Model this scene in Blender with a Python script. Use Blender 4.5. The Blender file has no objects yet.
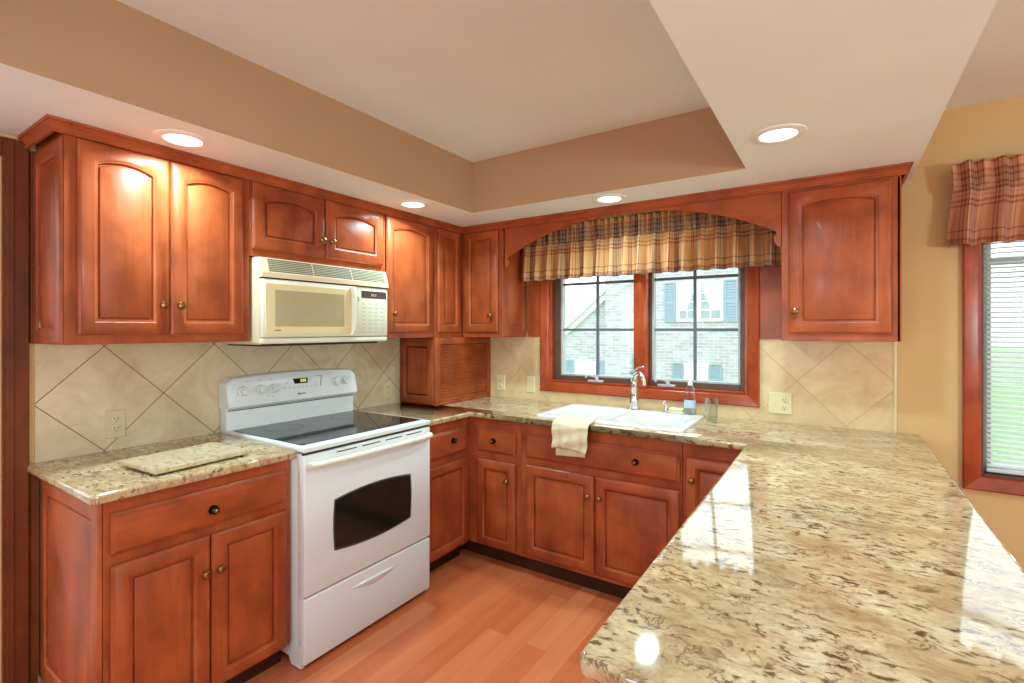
import bpy, bmesh, math, random
from mathutils import Vector, Matrix
random.seed(7)
scene = bpy.context.scene
COL = scene.collection

# ------------------------------------------------------------------ camera
cam_d = bpy.data.cameras.new('camera')
cam_d.sensor_fit = 'HORIZONTAL'; cam_d.sensor_width = 36.0
cam_d.lens = 495.77 / 1024 * 36.0
cam_d.shift_y = (329.3 - 341.5) / 1024
cam_d.clip_start = 0.05
cam = bpy.data.objects.new('camera', cam_d); COL.objects.link(cam)
cam.location = (2.546, -3.0555, 1.419)
cam.rotation_euler = (math.pi / 2, 0, 0.5828)
scene.camera = cam

# ------------------------------------------------------------------ world (bright overcast sky)
SKY_STRENGTH = 2.7
world = bpy.data.worlds.new('overcast_sky'); scene.world = world
world.use_nodes = True
wn = world.node_tree; wn.nodes.clear()
wo = wn.nodes.new('ShaderNodeOutputWorld'); wb = wn.nodes.new('ShaderNodeBackground')
wb.inputs['Color'].default_value = (0.86, 0.94, 1.0, 1); wb.inputs['Strength'].default_value = SKY_STRENGTH
wn.links.new(wb.outputs[0], wo.inputs[0])

# ------------------------------------------------------------------ exposure
vs = scene.view_settings
vs.view_transform = 'Standard'; vs.look = 'None'; vs.gamma = 1.0; vs.use_curve_mapping = False
vs.exposure = 0.32
scene.cycles.transparent_max_bounces = 24
DOWNLIGHT_W = 8.0
FILL_LIGHT_W = 52.0

def area_lamp(name, loc, size, power, color, rot=(0, 0, 0), shape='DISK', size_y=None, spread=math.pi):
    d = bpy.data.lights.new(name, 'AREA'); d.shape = shape; d.size = size
    if size_y: d.size_y = size_y
    d.energy = power; d.color = color; d.spread = spread
    o = bpy.data.objects.new(name, d); COL.objects.link(o); o.location = loc; o.rotation_euler = rot
    return o
def fill_lamp(name, loc, radius, power, color):
    d = bpy.data.lights.new(name, 'POINT'); d.shadow_soft_size = radius; d.energy = power; d.color = color
    o = bpy.data.objects.new(name, d); COL.objects.link(o); o.location = loc; return o
# unseen point lamps added behind and beside the camera as fill light
fill_lamp('dining_fill_light', (4.9, -2.9, 1.45), 0.18, FILL_LIGHT_W * 1.8, (0.68, 1.0, 1.02))
fill_lamp('hall_fill_light', (1.8, -4.0, 1.40), 0.25, FILL_LIGHT_W * 0.62, (0.60, 1.0, 1.22))

area_lamp('peninsula_end_downlight', (2.36, -2.25, 2.12), 0.11, DOWNLIGHT_W * 0.6, (0.64, 1.0, 1.11), spread=math.radians(150))

# ------------------------------------------------------------------ colour helper
def srgb(r, g, b):
    f = lambda c: (c / 12.92) if c <= 0.04045 else ((c + 0.055) / 1.055) ** 2.4
    return (f(r / 255), f(g / 255), f(b / 255), 1.0)

# ------------------------------------------------------------------ material helpers
class NT:
    def __init__(self, name):
        self.m = bpy.data.materials.new(name); self.m.use_nodes = True
        self.t = self.m.node_tree; self.t.nodes.clear()
        self.out = self.n('ShaderNodeOutputMaterial')
    def n(self, typ, **kw):
        nd = self.t.nodes.new(typ)
        for k, v in kw.items():
            if k.startswith('_'): setattr(nd, k[1:], v)
            else: nd.inputs[k.replace('__', ' ')].default_value = v
        return nd
    def l(self, a, b): self.t.links.new(a, b)
    def math(self, op, a, b=None, clamp=False):
        nd = self.t.nodes.new('ShaderNodeMath'); nd.operation = op; nd.use_clamp = clamp
        for i, x in enumerate((a, b)):
            if x is None: continue
            if isinstance(x, (int, float)): nd.inputs[i].default_value = x
            else: self.l(x, nd.inputs[i])
        return nd.outputs[0]
    def dot(self, v, d):
        nd = self.t.nodes.new('ShaderNodeVectorMath'); nd.operation = 'DOT_PRODUCT'
        self.l(v, nd.inputs[0]); nd.inputs[1].default_value = d
        return nd.outputs['Value']
    def ramp(self, fac, stops, interp='LINEAR'):
        nd = self.t.nodes.new('ShaderNodeValToRGB'); nd.color_ramp.interpolation = interp
        el = nd.color_ramp.elements
        while len(el) < len(stops): el.new(0.5)
        for e, (p, c) in zip(el, stops): e.position = p; e.color = c
        self.l(fac, nd.inputs[0]); return nd.outputs[0]
    def mix(self, fac, a, b, mode='MIX'):
        nd = self.t.nodes.new('ShaderNodeMix'); nd.data_type = 'RGBA'; nd.blend_type = mode
        for i, x in ((0, fac), (6, a), (7, b)):
            if isinstance(x, (int, float, tuple)): nd.inputs[i].default_value = x
            else: self.l(x, nd.inputs[i])
        return nd.outputs[2]
    def bsdf(self, color, rough=0.5, metal=0.0, spec=0.5, coat=0.0, bump=None, bump_s=0.2, bump_d=0.002, ior=None):
        b = self.n('ShaderNodeBsdfPrincipled')
        if isinstance(color, tuple): b.inputs['Base Color'].default_value = color
        else: self.l(color, b.inputs['Base Color'])
        if isinstance(rough, (int, float)): b.inputs['Roughness'].default_value = rough
        else: self.l(rough, b.inputs['Roughness'])
        b.inputs['Metallic'].default_value = metal
        b.inputs['Specular IOR Level'].default_value = spec
        b.inputs['Coat Weight'].default_value = coat; b.inputs['Coat Roughness'].default_value = 0.12
        if ior: b.inputs['IOR'].default_value = ior
        if bump is not None:
            bn = self.n('ShaderNodeBump', Strength=bump_s, Distance=bump_d); self.l(bump, bn.inputs['Height'])
            self.l(bn.outputs[0], b.inputs['Normal'])
        self.l(b.outputs[0], self.out.inputs[0]); return b

def plain(name, c, rough=0.5, metal=0.0, noise=0.04, nscale=20, spec=0.5, coat=0.0):
    t = NT(name)
    tc = t.n('ShaderNodeTexCoord'); nz = t.n('ShaderNodeTexNoise', Scale=nscale, Detail=3.0)
    t.l(tc.outputs['Object'], nz.inputs['Vector'])
    lo = tuple(x * (1 - noise) for x in c[:3]) + (1,); hi = tuple(min(1, x * (1 + noise)) for x in c[:3]) + (1,)
    t.bsdf(t.ramp(nz.outputs['Fac'], [(0.3, lo), (0.7, hi)]), rough, metal, spec, coat)
    return t.m

def wood(name, axis, dark, mid, light, rough=0.40):
    t = NT(name)
    tc = t.n('ShaderNodeTexCoord'); oi = t.n('ShaderNodeObjectInfo')
    off = t.n('ShaderNodeVectorMath', _operation='ADD'); t.l(tc.outputs['Object'], off.inputs[0])
    cx = t.n('ShaderNodeCombineXYZ')
    t.l(t.math('MULTIPLY', oi.outputs['Random'], 7.3), cx.inputs[0]); t.l(t.math('MULTIPLY', oi.outputs['Random'], 3.1), cx.inputs[1])
    t.l(t.math('MULTIPLY', oi.outputs['Random'], 5.7), cx.inputs[2]); t.l(cx.outputs[0], off.inputs[1])
    sc = [6.0, 6.0, 6.0]; sc['xyz'.index(axis)] = 2.2
    mp = t.n('ShaderNodeMapping', Scale=tuple(sc)); t.l(off.outputs[0], mp.inputs['Vector'])
    n1 = t.n('ShaderNodeTexNoise', Scale=1.0, Detail=4.0, Distortion=0.8); t.l(mp.outputs[0], n1.inputs['Vector'])
    sc2 = [90.0, 90.0, 90.0]; sc2['xyz'.index(axis)] = 4.0
    mp2 = t.n('ShaderNodeMapping', Scale=tuple(sc2)); t.l(off.outputs[0], mp2.inputs['Vector'])
    n2 = t.n('ShaderNodeTexNoise', Scale=1.0, Detail=3.0); t.l(mp2.outputs[0], n2.inputs['Vector'])
    base = t.ramp(n1.outputs['Fac'], [(0.15, dark), (0.5, mid), (0.85, light)])
    fine = t.ramp(n2.outputs['Fac'], [(0.3, (0.88, 0.86, 0.84, 1)), (0.65, (1.03, 1.03, 1.03, 1))])
    blot = t.n('ShaderNodeTexNoise', Scale=7.0, Detail=3.0, Roughness=0.55); t.l(off.outputs[0], blot.inputs['Vector'])
    c = t.mix(0.8, base, fine, 'MULTIPLY')
    c = t.mix(1.0, c, t.ramp(blot.outputs['Fac'], [(0.30, (0.70, 0.66, 0.62, 1)), (0.52, (1, 1, 1, 1)), (0.75, (1.12, 1.14, 1.16, 1))]), 'MULTIPLY')
    t.bsdf(c, rough, 0.0, 0.3, 0.05, n2.outputs['Fac'], 0.06, 0.001)
    return t.m

CH_D, CH_M, CH_L = srgb(130, 55, 26), srgb(168, 77, 38), srgb(190, 97, 52)
M = {}
M['wood_z'] = wood('cherry_wood_vertical', 'z', CH_D, CH_M, CH_L)
M['wood_x'] = wood('cherry_wood_along_x', 'x', CH_D, CH_M, CH_L)
M['wood_y'] = wood('cherry_wood_along_y', 'y', CH_D, CH_M, CH_L)
M['casing_z'] = wood('window_casing_vertical', 'z', srgb(136, 50, 22), srgb(172, 70, 32), srgb(192, 88, 44), 0.25)
M['casing_x'] = wood('window_casing_along_x', 'x', srgb(136, 50, 22), srgb(172, 70, 32), srgb(192, 88, 44), 0.25)
M['door_wood'] = wood('door_casing_wood', 'z', srgb(82, 32, 4), srgb(108, 46, 8), srgb(124, 56, 12), 0.55)
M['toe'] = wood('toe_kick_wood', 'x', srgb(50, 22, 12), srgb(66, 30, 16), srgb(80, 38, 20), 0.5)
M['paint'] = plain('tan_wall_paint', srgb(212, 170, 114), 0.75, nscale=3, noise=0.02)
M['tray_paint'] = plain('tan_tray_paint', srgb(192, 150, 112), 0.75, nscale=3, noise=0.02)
M['white_paint'] = plain('ceiling_white_paint', srgb(236, 236, 230), 0.8, nscale=3, noise=0.02)
M['white_enamel'] = plain('white_enamel', srgb(226, 224, 220), 0.22, noise=0.01)
M['bisque'] = plain('bisque_plastic', srgb(228, 204, 168), 0.3, noise=0.01)
M['cream_door'] = plain('cream_door_panel', srgb(226, 202, 150), 0.3, noise=0.01)
M['bisque_white'] = plain('bisque_white_panel', srgb(226, 218, 192), 0.35, noise=0.01)
M['micro_glass'] = plain('microwave_window_mesh', srgb(176, 158, 118), 0.18, noise=0.03)
M['dark_slot'] = plain('dark_slot', srgb(40, 38, 34), 0.6)
M['grey_slot'] = plain('grey_slot', srgb(112, 108, 86), 0.6)
M['black_glass'] = plain('black_glass', srgb(22, 22, 22), 0.05, noise=0.02)
M['oven_glass'] = plain('oven_window_glass', srgb(30, 28, 22), 0.06, noise=0.02)
M['grey_print'] = plain('grey_print', srgb(150, 150, 146), 0.5)
M['dark_print'] = plain('dark_print', srgb(70, 72, 74), 0.5)
M['chrome'] = plain('chrome', srgb(225, 226, 228), 0.08, 1.0, noise=0.01)
M['brass'] = plain('antique_brass', srgb(150, 112, 66), 0.3, 1.0, noise=0.08)
M['bronze'] = plain('dark_bronze', srgb(58, 44, 34), 0.3, 0.9, noise=0.08)
M['porcelain'] = plain('white_porcelain', srgb(222, 216, 208), 0.12, noise=0.005)
M['ivory'] = plain('ivory_plastic', srgb(222, 202, 156), 0.35, noise=0.01)
M['almond'] = plain('almond_plate', srgb(206, 184, 142), 0.35, noise=0.01)
M['sash'] = plain('sash_wood_dark', srgb(96, 60, 44), 0.4, noise=0.12)
M['bead'] = plain('grey_glazing_bead', srgb(176, 172, 168), 0.5, noise=0.08)
M['muntin'] = plain('grey_muntin', srgb(92, 98, 104), 0.5)
M['white_vinyl'] = plain('white_vinyl', srgb(214, 206, 192), 0.4)
M['blind'] = plain('white_blind', srgb(214, 218, 214), 0.45)
M['towel'] = None
M['sponge'] = plain('yellow_green_sponge', srgb(214, 206, 130), 0.9, nscale=200, noise=0.15)
M['trim_white'] = plain('lamp_trim_white', srgb(240, 236, 228), 0.4)
M['label'] = plain('pale_bottle_label', srgb(186, 194, 214), 0.4, noise=0.2, nscale=60)
M['shutter'] = plain('blue_grey_shutter', srgb(150, 172, 186), 0.6)
M['ext_white'] = plain('exterior_white_trim', srgb(242, 244, 246), 0.6)
M['roof'] = plain('grey_shingles', srgb(150, 150, 156), 0.8, noise=0.2, nscale=6)
M['trunk'] = plain('bark', srgb(110, 90, 76), 0.9, noise=0.2)
M['curtain_lace'] = plain('white_sheer', srgb(232, 236, 240), 0.8)
M['house_glass'] = plain('house_window_glass', srgb(150, 166, 178), 0.1, noise=0.15, nscale=2)

def emission(name, c, s):
    t = NT(name); e = t.n('ShaderNodeEmission', Color=c, Strength=s); t.l(e.outputs[0], t.out.inputs[0]); return t.m
M['lens'] = emission('lamp_lens_glow', (1.0, 0.97, 0.92, 1), 4.0)
M['digits'] = emission('green_digits', srgb(190, 205, 90), 1.0)
M['digits_dim'] = emission('amber_digits', srgb(225, 190, 170), 0.7)

def pane_glass(name, tint, refl=0.07):
    t = NT(name)
    tr = t.n('ShaderNodeBsdfTransparent', Color=tint); gl = t.n('ShaderNodeBsdfGlossy', Roughness=0.02)
    mx = t.n('ShaderNodeMixShader'); mx.inputs[0].default_value = refl
    t.l(tr.outputs[0], mx.inputs[1]); t.l(gl.outputs[0], mx.inputs[2]); t.l(mx.outputs[0], t.out.inputs[0]); return t.m
M['pane'] = pane_glass('clear_window_pane', (0.96, 0.98, 0.98, 1), 0.05)
def clear(name, tint, refl):
    t = NT(name)
    tr = t.n('ShaderNodeBsdfTransparent', Color=tint); gl = t.n('ShaderNodeBsdfGlossy', Roughness=0.05)
    fr = t.n('ShaderNodeLayerWeight', Blend=0.35); mx = t.n('ShaderNodeMixShader')
    t.l(t.math('MULTIPLY', fr.outputs['Facing'], refl), mx.inputs[0])
    t.l(tr.outputs[0], mx.inputs[1]); t.l(gl.outputs[0], mx.inputs[2]); t.l(mx.outputs[0], t.out.inputs[0]); return t.m
M['tumbler'] = clear('clear_tumbler_glass', (0.90, 0.92, 0.92, 1), 0.75)
M['clear_plastic'] = clear('clear_plastic', (0.92, 0.94, 0.97, 1), 0.9)
M['blue_soap'] = clear('blue_dish_soap', (0.80, 0.90, 0.97, 1), 0.5)

def granite(name='granite_counter', fleck=0.95, lift=0.0):
    t = NT(name)
    tc = t.n('ShaderNodeTexCoord')
    rot = t.n('ShaderNodeMapping', Rotation=(0, 0, math.radians(-20)), Scale=(0.85, 1.2, 1.0)); t.l(tc.outputs['Object'], rot.inputs['Vector'])
    v = rot.outputs[0]
    warp = t.n('ShaderNodeTexNoise', Scale=14.0, Detail=3.0); t.l(v, warp.inputs['Vector'])
    w2 = t.n('ShaderNodeVectorMath', _operation='SCALE'); t.l(warp.outputs['Color'], w2.inputs[0]); w2.inputs['Scale'].default_value = 0.055
    vv = t.n('ShaderNodeVectorMath', _operation='ADD'); t.l(v, vv.inputs[0]); t.l(w2.outputs[0], vv.inputs[1])
    big = t.n('ShaderNodeTexNoise', Scale=9.0, Detail=5.0, Roughness=0.6); t.l(vv.outputs[0], big.inputs['Vector'])
    fine = t.n('ShaderNodeTexNoise', Scale=95.0, Detail=3.0, Roughness=0.6); t.l(vv.outputs[0], fine.inputs['Vector'])
    vein = t.n('ShaderNodeTexNoise', Scale=20.0, Detail=5.0, Roughness=0.62, Distortion=0.6); t.l(vv.outputs[0], vein.inputs['Vector'])
    mask = t.n('ShaderNodeTexNoise', Scale=11.0, Detail=2.0); t.l(v, mask.inputs['Vector'])
    base = t.ramp(big.outputs['Fac'], [(0.30, srgb(170, 136, 96)), (0.45, srgb(196, 164, 122)), (0.60, srgb(214, 188, 148)), (0.75, srgb(226, 206, 174))])
    base = t.mix(0.55, base, t.ramp(fine.outputs['Fac'], [(0.32, (0.62, 0.56, 0.48, 1)), (0.55, (1, 1, 1, 1)), (0.8, (1.08, 1.07, 1.05, 1))]), 'MULTIPLY')
    d = t.math('ABSOLUTE', t.math('SUBTRACT', vein.outputs['Fac'], 0.5))
    line = t.ramp(d, [(0.0, (1, 1, 1, 1)), (0.011, (0.7, 0.7, 0.7, 1)), (0.030, (0, 0, 0, 1))])
    mk = t.ramp(mask.outputs['Fac'], [(0.50, (0, 0, 0, 1)), (0.60, (1, 1, 1, 1))])
    # short brown dashes, drawn out along the slab
    mp = t.n('ShaderNodeMapping', Rotation=(0, 0, math.radians(-18)), Scale=(32.0, 60.0, 40.0)); t.l(tc.outputs['Object'], mp.inputs['Vector'])
    w3 = t.n('ShaderNodeVectorMath', _operation='SCALE'); t.l(warp.outputs['Color'], w3.inputs[0]); w3.inputs['Scale'].default_value = 2.4
    v3 = t.n('ShaderNodeVectorMath', _operation='ADD'); t.l(mp.outputs[0], v3.inputs[0]); t.l(w3.outputs[0], v3.inputs[1])
    fl = t.n('ShaderNodeTexNoise', Scale=1.0, Detail=4.0, Roughness=0.6); t.l(v3.outputs[0], fl.inputs['Vector'])
    mask2 = t.n('ShaderNodeTexNoise', Scale=9.0, Detail=3.0); t.l(vv.outputs[0], mask2.inputs['Vector'])
    dash = t.ramp(fl.outputs['Fac'], [(0.555, (0, 0, 0, 1)), (0.60, (0.75, 0.75, 0.75, 1)), (0.68, (1, 1, 1, 1))])
    mk2 = t.ramp(mask2.outputs['Fac'], [(0.36, (0.12, 0.12, 0.12, 1)), (0.54, (1, 1, 1, 1))])
    soft = t.ramp(fl.outputs['Fac'], [(0.40, (0, 0, 0, 1)), (0.60, (1, 1, 1, 1))])
    c = t.mix(t.math('MULTIPLY', soft, 0.45), base, srgb(170, 132, 90))
    c = t.mix(t.math('MULTIPLY', t.math('MULTIPLY', dash, mk2), fleck), c, srgb(92, 58, 32))
    c = t.mix(t.math('MULTIPLY', t.math('MULTIPLY', line, mk), 0.8), c, srgb(72, 44, 26))
    if lift: c = t.mix(lift, c, srgb(224, 204, 166))
    t.bsdf(c, 0.055, 0.0, 0.62, 0.0, ior=1.75)
    return t.m
M['granite'] = granite()
M['granite_board'] = granite('pale_granite_board', 0.7, 0.35)

def tile(name, axis, node, p, grout, tint=(1, 1, 1, 1)):
    t = NT(name)
    tc = t.n('ShaderNodeTexCoord'); v = tc.outputs['Object']; s = 0.70710678
    a = (s, 0, s) if axis == 'x' else (0, s, s); b = (-s, 0, s) if axis == 'x' else (0, -s, s)
    u0 = s * (node[0] + node[1]); v0 = s * (node[1] - node[0])
    c = t.n('ShaderNodeCombineXYZ')
    t.l(t.math('SUBTRACT', t.dot(v, a), u0 - 40 * p), c.inputs[0]); t.l(t.math('SUBTRACT', t.dot(v, b), v0 - 40 * p), c.inputs[1])
    br = t.n('ShaderNodeTexBrick', _offset=0.0, _squash=1.0)
    br.inputs['Scale'].default_value = 1.0; br.inputs['Brick Width'].default_value = p; br.inputs['Row Height'].default_value = p
    br.inputs['Mortar Size'].default_value = 0.0022; br.inputs['Mortar Smooth'].default_value = 0.2; br.inputs['Bias'].default_value = 0.0
    br.inputs['Color1'].default_value = (0.93, 0.93, 0.93, 1); br.inputs['Color2'].default_value = (1.04, 1.03, 1.02, 1); br.inputs['Mortar'].default_value = (1, 1, 1, 1)
    t.l(c.outputs[0], br.inputs['Vector'])
    nz = t.n('ShaderNodeTexNoise', Scale=6.0, Detail=6.0, Roughness=0.62, Distortion=1.2); t.l(v, nz.inputs['Vector'])
    nz2 = t.n('ShaderNodeTexNoise', Scale=2.0, Detail=3.0); t.l(v, nz2.inputs['Vector'])
    base = t.ramp(nz.outputs['Fac'], [(0.28, srgb(180, 148, 112)), (0.5, srgb(206, 178, 140)), (0.72, srgb(222, 200, 168))])
    base = t.mix(0.35, base, t.ramp(nz2.outputs['Fac'], [(0.3, srgb(206, 182, 140)), (0.7, srgb(226, 210, 182))]))
    base = t.mix(1.0, base, br.outputs['Color'], 'MULTIPLY')
    base = t.mix(1.0, base, tint, 'MULTIPLY')
    col = t.mix(br.outputs['Fac'], base, grout)
    t.bsdf(col, 0.38, 0, 0.45, 0, t.math('SUBTRACT', 1.0, br.outputs['Fac']), 0.4, 0.002)
    return t.m
M['tile_left'] = tile('diagonal_tile_range_wall', 'y', (-2.271, 1.349), 0.3055, srgb(128, 104, 76))
M['tile_back'] = tile('diagonal_tile_sink_wall', 'x', (2.576, 1.359), 0.3075, srgb(190, 156, 110), (1.08, 0.95, 0.78, 1))

def floor_mat():
    t = NT('laminate_plank_floor')
    tc = t.n('ShaderNodeTexCoord'); rot = t.n('ShaderNodeMapping', Rotation=(0, 0, math.pi / 2)); t.l(tc.outputs['Object'], rot.inputs['Vector'])
    br = t.n('ShaderNodeTexBrick', _offset=0.37, _offset_frequency=2)
    br.inputs['Scale'].default_value = 1.0; br.inputs['Brick Width'].default_value = 1.15; br.inputs['Row Height'].default_value = 0.105
    br.inputs['Mortar Size'].default_value = 0.0008; br.inputs['Bias'].default_value = 0.0
    br.inputs['Color1'].default_value = (0, 0, 0, 1); br.inputs['Color2'].default_value = (1, 1, 1, 1); br.inputs['Mortar'].default_value = (0.4, 0.4, 0.4, 1)
    t.l(rot.outputs[0], br.inputs['Vector'])
    mp = t.n('ShaderNodeMapping', Scale=(12.0, 1.2, 1.0)); t.l(tc.outputs['Object'], mp.inputs['Vector'])
    nz = t.n('ShaderNodeTexNoise', Scale=1.5, Detail=4.0, Distortion=0.6); t.l(mp.outputs[0], nz.inputs['Vector'])
    a = t.ramp(br.outputs['Color'], [(0.0, srgb(194, 96, 56)), (0.5, srgb(205, 106, 63)), (1.0, srgb(216, 122, 78))])
    g = t.ramp(nz.outputs['Fac'], [(0.3, (0.88, 0.86, 0.84, 1)), (0.7, (1.06, 1.06, 1.06, 1))])
    c = t.mix(0.8, a, g, 'MULTIPLY')
    c = t.mix(t.math('MULTIPLY', br.outputs['Fac'], 0.5), c, srgb(130, 80, 52))
    t.bsdf(c, 0.26, 0, 0.5)
    return t.m
M['floor'] = floor_mat()

def plaid(name, ground, rust, dark, grey):
    t = NT(name)
    uv = t.n('ShaderNodeUVMap', _uv_map='cloth'); sp = t.n('ShaderNodeSeparateXYZ'); t.l(uv.outputs[0], sp.inputs[0])
    def bands(x, period, phase):
        f = t.math('FRACT', t.math('ADD', t.math('DIVIDE', x, period), phase))
        return t.ramp(f, [(0.0, ground), (0.30, rust), (0.335, ground), (0.37, rust), (0.41, ground), (0.455, grey), (0.48, ground), (0.52, dark), (0.555, grey), (0.60, dark), (0.63, grey), (0.70, dark), (0.735, grey), (0.79, rust), (0.83, ground), (0.93, dark), (0.95, ground)], 'CONSTANT')
    a = bands(sp.outputs[0], 0.21, 0.0); b = bands(sp.outputs[1], 0.30, 0.74)
    c = t.mix(0.5, a, b)
    tw = t.n('ShaderNodeTexWave', Scale=1.0); mp = t.n('ShaderNodeMapping', Scale=(260, 260, 1), Rotation=(0, 0, 0.78))
    t.l(uv.outputs[0], mp.inputs['Vector']); t.l(mp.outputs[0], tw.inputs['Vector'])
    c = t.mix(0.25, c, t.ramp(tw.outputs['Fac'], [(0.2, (0.75, 0.75, 0.75, 1)), (0.8, (1.1, 1.1, 1.1, 1))]), 'MULTIPLY')
    b_ = t.bsdf(c, 0.9, 0, 0.2)
    b_.inputs['Sheen Weight'].default_value = 0.15
    return t.m
M['plaid'] = plaid('plaid_cloth', srgb(214, 156, 98), srgb(150, 56, 36), srgb(58, 38, 30), srgb(146, 120, 104))

def towel_mat():
    t = NT('beige_towel_cloth')
    tc = t.n('ShaderNodeTexCoord'); n = t.n('ShaderNodeTexNoise', Scale=400.0, Detail=2.0); t.l(tc.outputs['Object'], n.inputs['Vector'])
    c = t.ramp(n.outputs['Fac'], [(0.3, srgb(202, 178, 140)), (0.7, srgb(228, 208, 174))])
    t.bsdf(c, 0.95, 0, 0.1, 0, n.outputs['Fac'], 0.5, 0.003); return t.m
M['towel'] = towel_mat()

def brick_ext():
    t = NT('painted_white_brick')
    tc = t.n('ShaderNodeTexCoord'); mp = t.n('ShaderNodeMapping', Rotation=(math.pi / 2, 0, 0)); t.l(tc.outputs['Object'], mp.inputs['Vector'])
    br = t.n('ShaderNodeTexBrick'); br.inputs['Scale'].default_value = 1.0
    br.inputs['Brick Width'].default_value = 0.30; br.inputs['Row Height'].default_value = 0.095; br.inputs['Mortar Size'].default_value = 0.009
    br.inputs['Color1'].default_value = srgb(198, 198, 202); br.inputs['Color2'].default_value = srgb(176, 172, 174); br.inputs['Mortar'].default_value = srgb(208, 210, 214)
    t.l(mp.outputs[0], br.inputs['Vector'])
    n = t.n('ShaderNodeTexNoise', Scale=5.0, Detail=4.0); t.l(tc.outputs['Object'], n.inputs['Vector'])
    c = t.mix(0.7, br.outputs['Color'], t.ramp(n.outputs['Fac'], [(0.3, (0.84, 0.84, 0.86, 1)), (0.7, (1.05, 1.05, 1.05, 1))]), 'MULTIPLY')
    t.bsdf(c, 0.85, 0, 0.2); return t.m
M['brick'] = brick_ext()

def leafy(name, c1, c2):
    t = NT(name); tc = t.n('ShaderNodeTexCoord'); n = t.n('ShaderNodeTexNoise', Scale=4.0, Detail=3.0); t.l(tc.outputs['Object'], n.inputs['Vector'])
    t.bsdf(t.ramp(n.outputs['Fac'], [(0.3, c1), (0.7, c2)]), 0.7); return t.m
M['leaf_teal'] = leafy('blue_green_needles', srgb(92, 140, 130), srgb(140, 182, 168))
M['leaf_tree'] = leafy('tree_leaves', srgb(96, 120, 92), srgb(140, 158, 128))
M['lawn'] = leafy('lawn_grass', srgb(92, 142, 66), srgb(126, 170, 88))

# ------------------------------------------------------------------ mesh builder
class MB:
    def __init__(self): self.bm = bmesh.new()
    def box(self, lo, hi, bev=0.0, seg=2):
        lo = Vector(lo); hi = Vector(hi)
        r = bmesh.ops.create_cube(self.bm, size=1.0); vs_ = r['verts']; c = (lo + hi) / 2; s = hi - lo
        for v in vs_: v.co = Vector((v.co.x * s.x, v.co.y * s.y, v.co.z * s.z)) + c
        if bev:
            es = {e for v in vs_ for e in v.link_edges}
            bmesh.ops.bevel(self.bm, geom=list(es), offset=bev, segments=seg, affect='EDGES', profile=0.5)
        return self
    def loops(self, loops, cap0=True, cap1=True, closed=True):
        rows = [[self.bm.verts.new(p) for p in lp] for lp in loops]
        n = len(rows[0])
        for a, b in zip(rows, rows[1:]):
            for i in range(n if closed else n - 1):
                j = (i + 1) % n
                self.bm.faces.new((a[i], a[j], b[j], b[i]))
        if closed and cap0: self.bm.faces.new(list(reversed(rows[0])))
        if closed and cap1: self.bm.faces.new(rows[-1])
        return self
    def lathe(self, prof, origin, axis=(0, 0, 1), n=20, cap=True):
        ax = Vector(axis).normalized(); t = Vector((1, 0, 0)) if abs(ax.x) < 0.9 else Vector((0, 1, 0))
        u = ax.cross(t).normalized(); w = ax.cross(u); o = Vector(origin)
        self.loops([[o + ax * h + (u * math.cos(k * 2 * math.pi / n) + w * math.sin(k * 2 * math.pi / n)) * max(r, 1e-5) for k in range(n)] for r, h in prof], cap, cap)
        return self
    def tube(self, pts, r, n=10, flat=1.0):
        pts = [Vector(p) for p in pts]; rr = r if isinstance(r, (list, tuple)) else [r] * len(pts); L = []; u = None
        for i, p in enumerate(pts):
            d = (pts[min(i + 1, len(pts) - 1)] - pts[max(i - 1, 0)]).normalized()
            if u is None:
                t = Vector((0, 0, 1)) if abs(d.z) < 0.9 else Vector((1, 0, 0)); u = d.cross(t).normalized()
            else: u = (u - d * u.dot(d)).normalized()
            w = d.cross(u)
            L.append([p + (u * math.cos(k * 2 * math.pi / n) + w * math.sin(k * 2 * math.pi / n) * flat) * rr[i] for k in range(n)])
        return self.loops(L)
    def prism(self, poly, vec):
        v = Vector(vec); return self.loops([[Vector(p) for p in poly], [Vector(p) + v for p in poly]])
    def sheet(self, fn, nu, nv, uv=None):
        g = [[self.bm.verts.new(fn(i / nu, j / nv)) for j in range(nv + 1)] for i in range(nu + 1)]
        lay = self.bm.loops.layers.uv.new('cloth') if uv else None
        for i in range(nu):
            for j in range(nv):
                f = self.bm.faces.new((g[i][j], g[i + 1][j], g[i + 1][j + 1], g[i][j + 1]))
                if uv:
                    for lp, (a, b) in zip(f.loops, ((i, j), (i + 1, j), (i + 1, j + 1), (i, j + 1))): lp[lay].uv = uv(a / nu, b / nv)
        return self

def wloc(o):
    v = Vector((0, 0, 0))
    while o: v += o.location; o = o.parent
    return v
def obj(name, mb, mat, parent=None, smooth=35, label=None, extra=None):
    bm = mb.bm
    bmesh.ops.recalc_face_normals(bm, faces=bm.faces)
    off = wloc(parent)
    if off.length: bmesh.ops.translate(bm, verts=bm.verts, vec=-off)
    me = bpy.data.meshes.new(name); bm.to_mesh(me); bm.free()
    for m_ in (mat if isinstance(mat, (list, tuple)) else [mat]): me.materials.append(m_)
    if smooth:
        me.polygons.foreach_set('use_smooth', [True] * len(me.polygons)); me.set_sharp_from_angle(angle=math.radians(smooth))
    o = bpy.data.objects.new(name, me); COL.objects.link(o)
    if parent: o.parent = parent
    if label: o['label'] = label
    return o
def thing(name, loc, label, cat, group=None):
    o = bpy.data.objects.new(name, None); o.empty_display_size = 0.05; COL.objects.link(o); o.location = loc
    o['label'] = label; o['category'] = cat
    if group: o['group'] = group
    return o
def tag(o, label, cat, group=None, kind=None):
    o['label'] = label; o['category'] = cat
    if group: o['group'] = group
    if kind: o['kind'] = kind
    return o
def struct(name, mb, mat, label=None, smooth=35):
    o = obj(name, mb, mat, None, smooth); o['kind'] = 'structure'
    if label: o['label'] = label
    return o
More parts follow.
